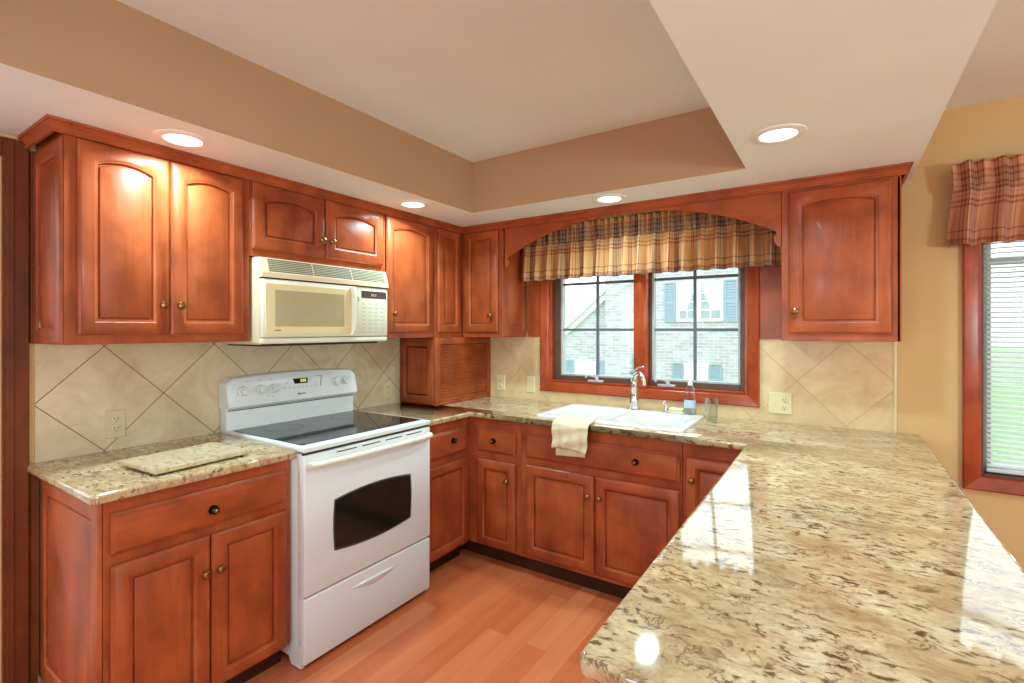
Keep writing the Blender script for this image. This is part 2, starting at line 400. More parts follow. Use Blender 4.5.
def sroot(name, loc, label):
    o = bpy.data.objects.new(name, None); COL.objects.link(o); o.location = loc; o['kind'] = 'structure'; o['label'] = label
    return o

X, Y, Z = Vector((1, 0, 0)), Vector((0, 1, 0)), Vector((0, 0, 1))

# ------------------------------------------------------------------ room shell
CEIL = 2.446; SOF = 2.135
RX1, RY0 = 6.2, -7.0
TH = 0.12
struct('floor', MB().box((-TH, RY0 - TH, -0.1), (RX1 + TH, TH, 0.0)), M['floor'], 'warm wood plank laminate floor')
struct('ceiling', MB().box((-TH, RY0 - TH, CEIL), (RX1 + TH, TH, CEIL + 0.1)), M['white_paint'], 'white ceiling above the recessed tray')

def soffit():
    xs = [0.0, 0.6635, 2.2006, 2.8342]; ys = [-3.7, -3.0, -0.639, 0.0]
    mb = MB()
    for i in range(3):
        for j in range(3):
            if i == 1 and j == 1: continue
            mb.box((xs[i], ys[j], SOF), (xs[i + 1], ys[j + 1], CEIL))
    bm = mb.bm
    bmesh.ops.remove_doubles(bm, verts=bm.verts, dist=1e-5)
    cents = {}
    for f in bm.faces: cents.setdefault(tuple(round(c, 4) for c in f.calc_center_median()), []).append(f)
    bmesh.ops.delete(bm, geom=[f for l in cents.values() if len(l) > 1 for f in l], context='FACES')
    bmesh.ops.delete(bm, geom=[f for f in bm.faces if f.calc_center_median().z > CEIL - 0.001], context='FACES')
    for f in bm.faces:
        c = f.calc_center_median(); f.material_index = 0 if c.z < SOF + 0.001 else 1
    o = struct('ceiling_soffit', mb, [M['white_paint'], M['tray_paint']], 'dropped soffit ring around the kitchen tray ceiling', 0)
soffit()

W1 = (0.845, 2.118, 1.040, 2.085)      # sink window opening
W2 = (3.083, 4.30, 0.752, 2.09)        # dining window opening
def wall_with_holes(name, axis, a0, a1, pos0, pos1, holes, label):
    """wall in the plane axis ('x' = runs along x); cells from break lines"""
    us = sorted({a0, a1, *[h[0] for h in holes], *[h[1] for h in holes]}); zs = sorted({0.0, CEIL, *[h[2] for h in holes], *[h[3] for h in holes]})
    mb = MB()
    for u0, u1 in zip(us, us[1:]):
        for z0, z1 in zip(zs, zs[1:]):
            cu, cz = (u0 + u1) / 2, (z0 + z1) / 2
            if any(h[0] < cu < h[1] and h[2] < cz < h[3] for h in holes): continue
            if axis == 'x': mb.box((u0, pos0, z0), (u1, pos1, z1))
            else: mb.box((pos0, u0, z0), (pos1, u1, z1))
    bm = mb.bm; bmesh.ops.remove_doubles(bm, verts=bm.verts, dist=1e-5)
    cents = {}
    for f in bm.faces: cents.setdefault(tuple(round(c, 4) for c in f.calc_center_median()), []).append(f)
    bmesh.ops.delete(bm, geom=[f for l in cents.values() if len(l) > 1 for f in l], context='FACES')
    return struct(name, mb, M['paint'], label, 0)
wall_with_holes('wall_back', 'x', -TH, RX1 + TH, 0.0, TH, [W1, W2], 'tan painted wall with the two windows')
D1 = (-4.30, -2.575, 0.0, 2.05)
wall_with_holes('wall_left', 'y', RY0, 0.0, -TH, 0.0, [D1], 'wall behind the range and left cabinets')
wall_with_holes('wall_right', 'y', RY0, 0.0, RX1, RX1 + TH, [(-4.2, -2.0, 0.4, 2.1)], 'dining room end wall')
wall_with_holes('wall_front', 'x', -TH, RX1 + TH, RY0 - TH, RY0, [(1.0, 3.2, 0.5, 2.1), (4.0, 5.4, 0.5, 2.1)], 'wall behind the camera')

# backsplash tile fields (thin slabs on the walls)
struct('wall_left_backsplash', MB().box((0.0, -2.483, 0.85), (0.008, 0.0, 1.40)), M['tile_left'], 'diagonal beige tile backsplash behind the range', 0)
mb = MB(); mb.box((0.008, -0.008, 0.85), (0.782, 0.0, 1.40)); mb.box((0.782, -0.008, 0.85), (2.181, 0.0, 0.99)); mb.box((2.181, -0.008, 0.85), (2.768, 0.0, 1.40))
struct('wall_back_backsplash', mb, M['tile_back'], 'diagonal beige tile backsplash behind the sink', 0)
struct('trim_1', MB().box((2.768, -0.012, 0.914), (2.782, 0.0, 1.372), 0.003), M['ivory'], 'tile edging strip at the end of the backsplash')

# ------------------------------------------------------------------ cabinet parts
def panel_door(mb, P0, U, N, w, h, t=0.02, m=0.046, arch=0.0, K=14):
    P0, U, N = Vector(P0), Vector(U), Vector(N)
    def loop(ins, n, top_ins=None, rise=0.0):
        pts = [(ins, ins), (w - ins, ins)]
        for k in range(K + 1):
            s = k / K
            u = (w - ins) + (2 * ins - w) * s
            q = 2 * s - 1
            v = h - (ins if top_ins is None else top_ins) - rise * (q * q) ** 0.95
            pts.append((u, v))
        return [P0 + U * u + Z * v + N * n for u, v in pts]
    L = [loop(0.006, 0.0), loop(0.006, 0.0035), loop(0.0, 0.0045), loop(0.0, t - 0.009), loop(0.003, t - 0.005), loop(0.005, t - 0.0035), loop(0.011, t)]
    tm = m
    L += [loop(m, t, tm, arch), loop(m + 0.003, t - 0.003, tm + 0.004, arch), loop(m + 0.010, t - 0.005, tm + 0.010, arch),
          loop(m + 0.0115, t - 0.0155, tm + 0.0115, arch), loop(m + 0.0155, t - 0.0155, tm + 0.0155, arch),
          loop(m + 0.0185, t - 0.010, tm + 0.0185, arch), loop(m + 0.044, t - 0.002, tm + 0.044, arch)]
    mb.loops(L); return mb
def slab_front(mb, P0, U, N, w, h, t=0.02):
    P0, U, N = Vector(P0), Vector(U), Vector(N)
    lp = lambda i, n: [P0 + U * u + Z * v + N * n for u, v in ((i, i), (w - i, i), (w - i, h - i), (i, h - i))]
    mb.loops([lp(0.006, 0), lp(0.006, 0.0035), lp(0, 0.0045), lp(0, t * 0.45), lp(0.004, t * 0.55), lp(0.010, t * 0.75), lp(0.014, t * 0.97), lp(0.017, t)]); return mb
KNOB = [(0.006, 0.0), (0.006, 0.010), (0.010, 0.013), (0.0155, 0.018), (0.016, 0.022), (0.013, 0.027), (0.007, 0.0295), (0.0, 0.030)]
def knob(parent, p, N, dark=False, s=1.0):
    if dark:
        o = obj('knob', MB().lathe([(0.017 * s, 0), (0.018 * s, 0.004)] + [(r * s, h * s + 0.002) for r, h in KNOB], p, N, 18), M['bronze'], parent)
        obj('knob_cap', MB().lathe([(0.0085 * s, 0), (0.008 * s, 0.002), (0.004 * s, 0.004), (0, 0.0045)], Vector(p) + Vector(N) * (0.0315 * s), N, 14), M['brass'], o)
        return o
    return obj('knob', MB().lathe([(r * s, h * s) for r, h in KNOB], p, N, 18), M['brass'], parent)
def door(parent, P0, U, N, w, h, arch=0.0, knob_uv=None, hinges=None, m=0.046, name='door', mat=None):
    d = obj(name, panel_door(MB(), P0, U, N, w, h, arch=arch, m=m), mat or M['wood_z'], parent)
    P0, U, N = Vector(P0), Vector(U), Vector(N)
    if knob_uv: knob(d, P0 + U * knob_uv[0] + Z * knob_uv[1] + N * 0.0205, N)
    if hinges is not None:
        for v in (0.07, h - 0.07):
            u = -0.004 if hinges == 'L' else w + 0.004
            c = P0 + U * u + Z * (v - 0.02) + N * 0.010
            obj('hinge', MB().lathe([(0.0015, 0), (0.0025, 0.002), (0.0025, 0.028), (0.0015, 0.03)], c, Z, 8), M['brass'], d)
    return d
def drawer(parent, P0, U, N, w, h, knobs=None, mat=None):
    d = obj('drawer', slab_front(MB(), P0, U, N, w, h), mat, parent)
    P0, U, N = Vector(P0), Vector(U), Vector(N)
    for (u, v) in (knobs or []): knob(d, P0 + U * u + Z * v + N * 0.0205, N, dark=True, s=0.92)
    return d

UZ0, UZ1 = 1.365, 2.085
FX = 0.320                       # face of the wall cabinets
E_ = 0.001
def upper_body(lo, hi): return MB().box(lo, hi, 0.002, 1)

# --- wall cabinet, left pair of doors
t = thing('upper_cabinet', (0.16, -2.16, UZ0), 'wide two-door cherry wall cabinet at the left end beside the doorway', 'cabinet')
obj('body', upper_body((E_ + .008, -2.481, UZ0), (FX, -1.837, UZ1 + 0.045)), M['wood_z'], t)
obj('shade_strip', MB().box((0.0005, -2.4990, UZ0), (0.030, -2.4820, UZ1)), M['door_wood'], t)  # dark strip added to stand in for the shade beside the door casing
door(t, (FX, -2.447, 1.398), Y, X, 0.284, 0.688, 0.021, (0.256, 0.115), None)
door(t, (FX, -2.158, 1.398), Y, X, 0.288, 0.688, 0.021, (0.028, 0.115), None)
obj('side_panel', panel_door(MB(), (0.012, -2.480, UZ0), X, -Y, FX - 0.012, 0.72, 0.012, 0.05, 0.0), M['wood_z'], t)

# --- cabinet above the microwave
t = thing('upper_cabinet', (0.16, -1.44, 1.758), 'short two-door cherry wall cabinet above the microwave', 'cabinet')
obj('body', upper_body((0.009, -1.835, 1.752), (FX, -1.047, UZ1 + 0.045)), M['wood_z'], t)
door(t, (FX, -1.830, 1.787), Y, X, 0.378, 0.302, 0.022, (0.352, 0.085), 'L', 0.05)
door(t, (FX, -1.446, 1.787), Y, X, 0.386, 0.302, 0.022, (0.027, 0.085), None, 0.05)

# --- single door cabinet right of the microwave
t = thing('upper_cabinet', (0.16, -0.83, UZ0), 'single-door cherry wall cabinet between the microwave and the corner', 'cabinet')
obj('body', upper_body((0.009, -1.045, UZ0), (FX, -0.612, UZ1 + 0.045)), M['wood_z'], t)
door(t, (FX, -1.035, 1.398), Y, X, 0.398, 0.690, 0.022, (0.05, 0.112), None)

# --- corner cabinet (L shaped)
t = thing('corner_cabinet', (0.3, -0.3, UZ0), 'corner cherry wall cabinet with two narrow doors above the tambour unit', 'cabinet')
mb = MB()
poly = [(0.009, -0.610), (FX, -0.610), (FX, -FX), (0.660, -FX), (0.660, -0.009), (0.009, -0.009)]
mb.prism([Vector((a, b, UZ0)) for a, b in poly], (0, 0, UZ1 + 0.045 - UZ0))
obj('body', mb, M['wood_z'], t)
door(t, (FX, -0.585, 1.398), Y, X, 0.232, 0.690, 0.0, None, None, 0.045)
door(t, (0.352, -FX, 1.398), X, -Y, 0.284, 0.690, 0.0, (0.236, 0.115), None, 0.048)
obj('side_panel', panel_door(MB(), (0.6585, -FX, UZ0), Y, X, FX - 0.012, 0.72, 0.012, 0.05, 0.0), M['wood_z'], t)

# --- right wall cabinet
t = thing('upper_cabinet', (2.54, -0.16, UZ0), 'single-door cherry wall cabinet right of the sink window', 'cabinet')
obj('body', upper_body((2.313, -FX, UZ0), (2.774, -0.009, UZ1 + 0.045)), M['wood_z'], t)
door(t, (2.343, -FX, 1.400), X, -Y, 0.397, 0.678, 0.020, (0.028, 0.105), None)
obj('side_panel', panel_door(MB(), (2.7640, -FX, UZ0), Y, X, FX - 0.012, 0.72, 0.006, 0.05, 0.0), M['wood_z'], t)

# --- arched valance board over the sink
def arch_board():
    x0, x1 = 0.686, 2.311; zt = UZ1 + 0.045; zb = 1.822; zs_ = 1.905; apex = 2.086
    pts = [(x0, zt), (x0, zb)]
    a0, a1 = x0 + 0.034, x1 - 0.034
    def ogee(side):
        o = []
        for k in range(9):
            a = k / 8
            # little scroll: out along the bottom, then curling up to the arch start
            dx = 0.030 * math.sin(a * math.pi / 2); dz = 0.050 * (1 - math.cos(a * math.pi / 2))
            o.append((dx + 0.0, dz))
        o += [(0.022, 0.058), (0.018, 0.068), (0.022, 0.078)]
        return o
    for dx, dz in ogee(0): pts.append((x0 + dx + 0.002, zb + dz))
    n = 40
    for k in range(n + 1):
        s = k / n; x = a0 + (a1 - a0) * s
        q = 2 * s - 1
        z = zs_ + (apex - zs_) * (1 - abs(q) ** 2.3)
        pts.append((x, z))
    for dx, dz in reversed(ogee(1)): pts.append((x1 - dx - 0.002, zb + dz))
    pts += [(x1, zb), (x1, zt)]
    mb = MB()
    bm = mb.bm
    f = [bm.verts.new((x, -FX, z)) for x, z in pts]; b = [bm.verts.new((x, -FX + 0.02, z)) for x, z in pts]
    m_ = len(pts)
    for i in range(m_):
        j = (i + 1) % m_; bm.faces.new((f[i], f[j], b[j], b[i]))
    for ring_ in (f, b):
        bmesh.ops.triangle_fill(bm, use_beauty=True, use_dissolve=False, edges=[bm.edges.get((ring_[i], ring_[(i + 1) % m_])) for i in range(m_)])
    return mb
tag(obj('arched_valance_board', arch_board(), M['wood_x'], None, 25), 'arched cherry board spanning over the sink window between two cabinets', 'board')

# --- wood panelling on the wall around the sink window
mb = MB(); mb.box((0.6800, -0.014, UZ0), (0.781, -0.0005, SOF - 0.001)); mb.box((2.182, -0.014, UZ0), (2.3125, -0.0005, SOF - 0.001))
struct('trim_2', mb, M['wood_z'], 'cherry panelling on the wall either side of the sink window')

# --- crown moulding (mitred run: left return, range wall, sink wall, right return)
def crown():
    prof = [(0.004, 2.090), (0.018, 2.0905), (0.021, 2.095), (0.018, 2.100), (0.017, 2.106), (0.021, 2.112), (0.031, 2.118), (0.035, 2.120), (0.035, 2.124), (0.045, 2.126), (0.047, 2.1345), (0.0, 2.1345)]
    yl = -2.502; F = FX + 0.001; xr = 2.783
    path = []
    def ring(base, dirs):
        return [Vector((base[0] + dirs[0] * (d * 0.62), base[1] + dirs[1] * (d * 0.62), z)) for d, z in prof]
    return MB().loops([ring((0.0, yl), (0, -1)), ring((F, yl), (1, -1)), ring((F, -F), (1, -1)), ring((xr, -F), (1, -1)), ring((xr, 0.0), (1, 0))])
tag(obj('crown_molding', crown(), M['wood_x'], None, 30), 'stepped cherry crown moulding running along the tops of the wall cabinets', 'moulding')

# --- appliance garage in the corner
t = thing('appliance_garage', (0.17, -0.31, 0.915), 'cherry tambour-door unit standing on the counter in the corner', 'cabinet')
GX = 0.345
mb = MB(); mb.box((0.009, -0.610, 0.9155), (GX - 0.02, -0.590, 1.364)); mb.box((0.009, -0.030, 0.9155), (GX - 0.02, -0.009, 1.364)); mb.box((0.009, -0.59, 1.344), (GX - 0.02, -0.03, 1.364)); mb.box((0.009, -0.59, 0.9155), (0.02, -0.03, 1.344))
obj('body', mb, M['wood_z'], t)
mb = MB(); mb.box((GX - 0.02, -0.625, 0.9155), (GX, -0.575, 1.364), 0.002); mb.box((GX - 0.02, -0.050, 0.9155), (GX, -0.009, 1.364), 0.002); mb.box((GX - 0.02, -0.575, 1.318), (GX, -0.050, 1.364), 0.002); mb.box((GX - 0.02, -0.575, 0.9155), (GX, -0.050, 0.935), 0.002)
obj('face_frame', mb, M['wood_z'], t)
obj('side_panel', panel_door(MB(), (0.010, -0.610, 0.9155), X, -Y, GX - 0.03, 0.448, 0.014, 0.05, 0.0), M['wood_z'], t)
mb = MB()
nsl = 26
for k in range(nsl):
    z0 = 0.957 + k * (1.316 - 0.957) / nsl; h_ = (1.316 - 0.957) / nsl
    prof = [(GX - 0.019, z0), (GX - 0.011, z0 + 0.001), (GX - 0.007, z0 + h_ * 0.5), (GX - 0.011, z0 + h_ - 0.001), (GX - 0.019, z0 + h_)]
    mb.prism([Vector((a, -0.576, b)) for a, b in prof], (0, 0.527, 0))
mb.box((GX - 0.019, -0.576, 0.936), (GX - 0.004, -0.049, 0.956), 0.002)
obj('tambour_door', mb, M['wood_y'], t, 20)

# ------------------------------------------------------------------ base cabinets
BX = 0.615; BT = 0.880
def base_body(lo, hi, front):
    """carcass; front = 'x' (faces +x) or 'y' (faces -y): toe-kick recess of 6 cm"""
    mb = MB()
    mb.box((lo[0], lo[1], 0.092), (hi[0], hi[1], BT - 0.001), 0.002, 1); return mb
def toe(lo, hi): return MB().box(lo, hi)

t = thing('base_cabinet', (0.3, -2.14, 0), 'cherry base cabinet left of the range, one drawer over two doors', 'cabinet')
obj('body', base_body((0.009, -2.461, 0), (BX, -1.826, 0), 'x'), M['wood_z'], t)
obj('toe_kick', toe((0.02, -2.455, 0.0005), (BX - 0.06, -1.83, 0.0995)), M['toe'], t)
obj('shade_strip', MB().box((0.009, -2.499, 0.0005), (0.040, -2.482, BT - 0.001)), M['door_wood'], t)  # dark strip added where the gap to the casing only lies in shade
drawer(t, (BX, -2.446, 0.700), Y, X, 0.598, 0.135, [(0.302, 0.06)], M['wood_y'])
door(t, (BX, -2.446, 0.098), Y, X, 0.296, 0.570, 0, (0.274, 0.44), None)
door(t, (BX, -2.145, 0.098), Y, X, 0.297, 0.570, 0, (0.024, 0.44), None)
obj('side_panel', panel_door(MB(), (0.012, -2.460, 0.10), X, -Y, BX - 0.014, 0.778, 0.014, 0.065, 0.0), M['wood_z'], t)

t = thing('base_cabinet', (0.3, -0.84, 0), 'narrow cherry base cabinet between the range and the inside corner', 'cabinet')
obj('body', base_body((0.009, -1.053, 0), (BX, -0.632, 0), 'x'), M['wood_z'], t)
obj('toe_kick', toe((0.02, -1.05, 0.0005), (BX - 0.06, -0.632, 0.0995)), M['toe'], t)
drawer(t, (BX, -1.03, 0.675), Y, X, 0.386, 0.145, [(0.235, 0.085)], M['wood_y'])
door(t, (BX, -1.03, 0.105), Y, X, 0.386, 0.525, 0, None, None)

t = thing('base_cabinet', (0.8, -0.3, 0), 'cherry base cabinet in the inside corner, one drawer over one narrow door', 'cabinet')
mb = MB()
mb.prism([Vector((a, b, 0.10)) for a, b in [(0.009, -0.630), (BX, -0.630), (BX, -BX), (1.000, -BX), (1.000, -0.011), (0.009, -0.011)]], (0, 0, BT - 0.001 - 0.10))
obj('body', mb, M['wood_z'], t)
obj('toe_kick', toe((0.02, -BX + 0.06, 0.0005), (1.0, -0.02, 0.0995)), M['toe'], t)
drawer(t, (0.690, -BX, 0.675), X, -Y, 0.278, 0.143, [(0.128, 0.075)], M['wood_x'])
door(t, (0.690, -BX, 0.108), X, -Y, 0.278, 0.520, 0, (0.228, 0.415), None)

t = thing('base_cabinet', (1.47, -0.3, 0), 'wide cherry sink base cabinet with a false drawer front over two doors', 'cabinet')
mb = MB(); mb.box((1.002, -BX, 0.10), (1.918, -BX + 0.02, BT - 0.001)); mb.box((1.002, -BX + 0.02, 0.10), (1.02, -0.011, BT - 0.001)); mb.box((1.90, -BX + 0.02, 0.10), (1.918, -0.011, BT - 0.001)); mb.box((1.02, -BX + 0.02, 0.10), (1.90, -0.011, 0.12)); mb.box((1.02, -0.03, 0.12), (1.90, -0.011, BT - 0.001))
obj('body', mb, M['wood_z'], t)
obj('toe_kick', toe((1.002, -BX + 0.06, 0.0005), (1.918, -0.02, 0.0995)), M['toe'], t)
drawer(t, (1.040, -BX, 0.680), X, -Y, 0.868, 0.138, [(0.235, 0.07), (0.655, 0.073)], M['wood_x'])
door(t, (1.040, -BX, 0.125), X, -Y, 0.426, 0.515, 0, (0.395, 0.41), None)
door(t, (1.472, -BX, 0.125), X, -Y, 0.436, 0.515, 0, (0.028, 0.41), None)

t = thing('base_cabinet', (2.05, -0.3, 0), 'cherry base cabinet right of the sink base, tucked against the peninsula', 'cabinet')
obj('body', base_body((1.920, -BX, 0), (2.248, -0.011, 0), 'y'), M['wood_z'], t)
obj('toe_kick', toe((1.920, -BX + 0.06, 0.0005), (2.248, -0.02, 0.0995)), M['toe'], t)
door(t, (1.936, -BX, 0.108), X, -Y, 0.280, 0.705, 0, (0.032, 0.60), None)

PX0, PX1, PY = 2.204, 2.8736, -2.360
t = thing('peninsula_cabinet', (2.55, -1.4, 0), 'cherry base cabinet block carrying the peninsula counter', 'cabinet')
obj('body', base_body((2.250, PY + 0.030, 0), (2.790, -0.011, 0), 'x'), M['wood_z'], t)
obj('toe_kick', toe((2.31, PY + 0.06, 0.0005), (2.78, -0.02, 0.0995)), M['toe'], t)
ys_ = [-0.64, -1.18, -1.72, -2.255]
for k in range(3):
    drawer(t, (2.250, ys_[k], 0.690), -Y, -X, 0.52, 0.138, [(0.26, 0.07)], M['wood_y'])
    door(t, (2.250, ys_[k], 0.110), -Y, -X, 0.52, 0.560, 0, (0.03 if k else 0.49, 0.43), None)
obj('end_panel', panel_door(MB(), (2.256, PY + 0.030, 0.11), X, -Y, 0.528, 0.765, 0.014, 0.07), M['wood_z'], t)
obj('back_panel', panel_door(MB(), (2.790, PY + 0.055, 0.11), Y, X, 1.1, 0.765, 0.014, 0.07), M['wood_z'], t)

# ------------------------------------------------------------------ countertops
CT = 0.914
def slab(cells, exposed, corners, z0=BT, z1=CT, r=0.011, rc=0.03):
    """cells: rectangles on a shared grid; exposed(edge_mid) tells whether a side is a rounded edge"""
    mb = MB(); bm = mb.bm
    for (x0, y0, x1, y1) in cells: mb.box((x0, y0, z0), (x1, y1, z1))
    bmesh.ops.remove_doubles(bm, verts=bm.verts, dist=1e-5)
    cents = {}
    for f in bm.faces: cents.setdefault(tuple(round(c, 4) for c in f.calc_center_median()), []).append(f)
    bmesh.ops.delete(bm, geom=[f for l in cents.values() if len(l) > 1 for f in l], context='FACES')
    bm.edges.ensure_lookup_table()
    if corners:
        es = [e for e in bm.edges if abs(e.verts[0].co.z - e.verts[1].co.z) > 0.01 and any((Vector((e.verts[0].co.x, e.verts[0].co.y)) - Vector(c)).length < 1e-3 for c in corners)]
        bmesh.ops.bevel(bm, geom=es, offset=rc, segments=5, affect='EDGES', profile=0.5)
    es = []
    for e in bm.edges:
        if abs(e.verts[0].co.z - e.verts[1].co.z) > 0.001 or len(e.link_faces) != 2: continue
        nz = sorted(abs(f.normal.z) for f in e.link_faces)
        f_n = [f.normal.z for f in e.link_faces]
        bm.normal_update()
        nz = sorted(abs(f.normal.z) for f in e.link_faces)
        if nz[0] < 0.1 and nz[1] > 0.9 and exposed((e.verts[0].co + e.verts[1].co) / 2): es.append(e)
    bmesh.ops.bevel(bm, geom=es, offset=r, segments=4, affect='EDGES', profile=0.5)
    return mb
XC = 0.6586
tag(obj('granite_countertop', slab([(0.009, -2.506, XC, -1.8235)], lambda c: c.x > XC - 0.01 or c.y < -2.5, [(XC, -2.506)], rc=0.02), M['granite'], None, 40),
    'short granite countertop left of the range', 'countertop')
SX0, SX1, SY0, SY1 = 1.105, 1.880, -0.555, -0.100
xs = [0.009, XC, SX0, SX1, PX0, PX1]; ys = [PY, -1.0555, -XC, SY0, SY1, -0.009]
cells = []
for i in range(5):
    for j in range(5):
        cx_, cy_ = (xs[i] + xs[i + 1]) / 2, (ys[j] + ys[j + 1]) / 2
        if cy_ < -XC and XC < cx_ < PX0: continue
        if cy_ < -1.0555 and cx_ < XC: continue
        if SX0 < cx_ < SX1 and SY0 < cy_ < SY1: continue
        cells.append((xs[i], ys[j], xs[i + 1], ys[j + 1]))
def exp_(c):
    if abs(c.x - XC) < 0.002 and c.y < -XC + 0.001: return True
    if abs(c.y + XC) < 0.002 and XC - 0.001 < c.x < PX0 + 0.001: return True
    if c.x > PX0 - 0.002 and (abs(c.x - PX0) < 0.04 or abs(c.x - PX1) < 0.04 or c.y < PY + 0.04) and c.y < -0.01:
        return not (abs(c.x - PX0) < 0.04 and c.y > -XC)
    return False
tag(obj('granite_countertop', slab(cells, exp_, [(PX0, PY), (PX1, PY)], rc=0.022), M['granite'], None, 40),
    'long granite countertop along the sink wall and out over the peninsula', 'countertop')

# ------------------------------------------------------------------ range
RY_0, RY_1 = -1.8205, -1.0585
t = thing('electric_range', (0.35, -1.44, 0), 'white freestanding electric range with a black glass cooktop', 'range')
W_ = M['white_enamel']
mb = MB(); mb.box((0.03, RY_0 + 0.004, 0.03), (0.655, RY_1 - 0.004, 0.905), 0.004)
mb.prism([Vector((0.56, RY_0 + 0.002, 0.10)), Vector((0.68, RY_0 + 0.002, 0.10)), Vector((0.68, RY_0 + 0.002, 0.004)), Vector((0.61, RY_0 + 0.002, 0.004))], (0, 0.016, 0))
mb.prism([Vector((0.56, RY_1 - 0.018, 0.10)), Vector((0.68, RY_1 - 0.018, 0.10)), Vector((0.68, RY_1 - 0.018, 0.004)), Vector((0.61, RY_1 - 0.018, 0.004))], (0, 0.016, 0))
mb.box((0.655, RY_0 + 0.004, 0.10), (0.68, RY_0 + 0.020, 0.90)); mb.box((0.655, RY_1 - 0.020, 0.10), (0.68, RY_1 - 0.004, 0.90))
obj('body', mb, W_, t)
o = obj('cooktop', MB().box((0.075, RY_0, 0.905), (0.704, RY_1, 0.928), 0.006, 3), W_, t)
cg = obj('glass_top', MB().box((0.105, RY_0 + 0.022, 0.9275), (0.655, RY_1 - 0.022, 0.9305), 0.001, 1), M['black_glass'], o)
for (bx, by, br_) in ((0.24, -1.62, 0.09), (0.24, -1.25, 0.075), (0.51, -1.62, 0.075), (0.51, -1.25, 0.105)):
    obj('burner_ring', MB().lathe([(br_ - 0.0015, 0), (br_ - 0.0015, 0.0003), (br_ + 0.0015, 0.0003), (br_ + 0.0015, 0)], (bx, by, 0.9304), Z, 40, False), M['dark_print'], cg)
mb = MB(); mb.box((0.012, RY_0 + 0.006, 0.90), (0.075, RY_1 - 0.006, 1.035), 0.004)
bg = obj('backguard', mb, W_, t)
# control panel: slightly arched top, leaning face
def control_panel():
    n = 24; L = []
    z0 = 1.032
    for k in range(n + 1):
        s = k / n; y = RY_0 + 0.001 + (RY_1 - RY_0 - 0.002) * s
        e = min(s, 1 - s)
        drop = 0.020 * max(0, 1 - e / 0.018) ** 2.0
        zt = 1.176 + 0.016 * (1 - (2 * s - 1) ** 2) - drop
        L.append([Vector((0.012, y, z0)), Vector((0.098, y, z0)), Vector((0.106, y, z0 + 0.010)), Vector((0.084, y, zt - 0.018)), Vector((0.076, y, zt - 0.005)), Vector((0.064, y, zt)), Vector((0.012, y, zt))])
    return MB().loops(L)
cp = obj('control_panel', control_panel(), W_, t, 30)
obj('seam', MB().box((0.074, RY_0 + 0.012, 1.019), (0.0775, RY_1 - 0.012, 1.0225)).box((0.074, RY_0 + 0.012, 1.027), (0.0785, RY_1 - 0.012, 1.0305)), M['dark_slot'], bg)
PN = Vector((0.128, 0, 0.022)).normalized()
def on_panel(y, z, lift=0.0):
    s_ = (y - RY_0) / (RY_1 - RY_0); zt_ = 1.176 + 0.016 * (1 - (2 * s_ - 1) ** 2); x = 0.106 + (0.084 - 0.106) * ((z - 1.042) / (zt_ - 0.018 - 1.042)); return Vector((x, y, z)) + PN * lift
def panel_quad(mb, y0, y1, z0, z1, lift=0.0008, sk=0.0):
    p = [on_panel(y0 + sk, z0, -0.002), on_panel(y1 - sk * 0.3, z0, -0.002), on_panel(y1, z1, -0.002), on_panel(y0, z1, -0.002)]
    return mb.prism(p, PN * (lift + 0.002))
for ky in (-1.745, -1.655, -1.585, -1.205, -1.142):
    base = on_panel(ky, 1.113 if ky < -1.4 else 1.117)
    k = obj('control_knob', MB().lathe([(0.025, 0), (0.025, 0.004), (0.020, 0.008), (0.019, 0.016), (0.017, 0.018), (0, 0.0185)], base, PN, 24), W_, cp)
    a = 0.35
    mb = MB(); d1 = Vector((0, math.cos(a), 0)) + Vector((-0.18, 0, 0.98)) * math.sin(a); d1.normalize(); d2 = PN.cross(d1)
    q = base + PN * 0.017
    mb.prism([q - d1 * 0.019 - d2 * 0.006, q + d1 * 0.019 - d2 * 0.006, q + d1 * 0.019 + d2 * 0.006, q - d1 * 0.019 + d2 * 0.006], PN * 0.014)
    obj('grip', mb, W_, k)
    obj('shade_ring', MB().lathe([(0.0262, 0), (0.0262, 0.0008), (0.0275, 0.0008), (0.0275, 0)], base, PN, 24, False), M['cream_door'], k)  # tan ring painted around the knob in place of its shadow
disp = obj('display', panel_quad(MB(), -1.474, -1.385, 1.124, 1.152, 0.001, 0.008), M['black_glass'], cp)
mb = MB()
for yy in (-1.430, -1.418, -1.406): panel_quad(mb, yy, yy + 0.009, 1.131, 1.147, 0.0016)
obj('clock_digits', mb, M['digits'], disp)
mb = MB()
for yy in (-1.53, -1.50, -1.475, -1.45, -1.425, -1.40, -1.37, -1.345): panel_quad(mb, yy, yy + 0.010, 1.103, 1.107)
for yy, zz in ((-1.51, 1.131), (-1.372, 1.134), (-1.372, 1.146), (-1.34, 1.120), (-1.72, 1.158), (-1.66, 1.158), (-1.60, 1.158), (-1.24, 1.13), (-1.20, 1.085), (-1.62, 1.078), (-1.60, 1.070)): panel_quad(mb, yy, yy + 0.008, zz, zz + 0.004)
obj('printed_marks', mb, M['grey_print'], cp)
mb = MB(); mb.prism([on_panel(-1.300, 1.158), on_panel(-1.296, 1.158), on_panel(-1.306, 1.100), on_panel(-1.310, 1.100)], PN * 0.0008)
panel_quad(mb, -1.335, -1.298, 1.1575, 1.1595)
obj('trim_line', mb, M['dark_print'], cp)
mb = MB(); panel_quad(mb, -1.452, -1.444, 1.065, 1.076)
for yy in (-1.442, -1.434, -1.427, -1.419, -1.411): panel_quad(mb, yy, yy + 0.0055, 1.066, 1.0725)
obj('emblem', mb, M['dark_print'], cp)
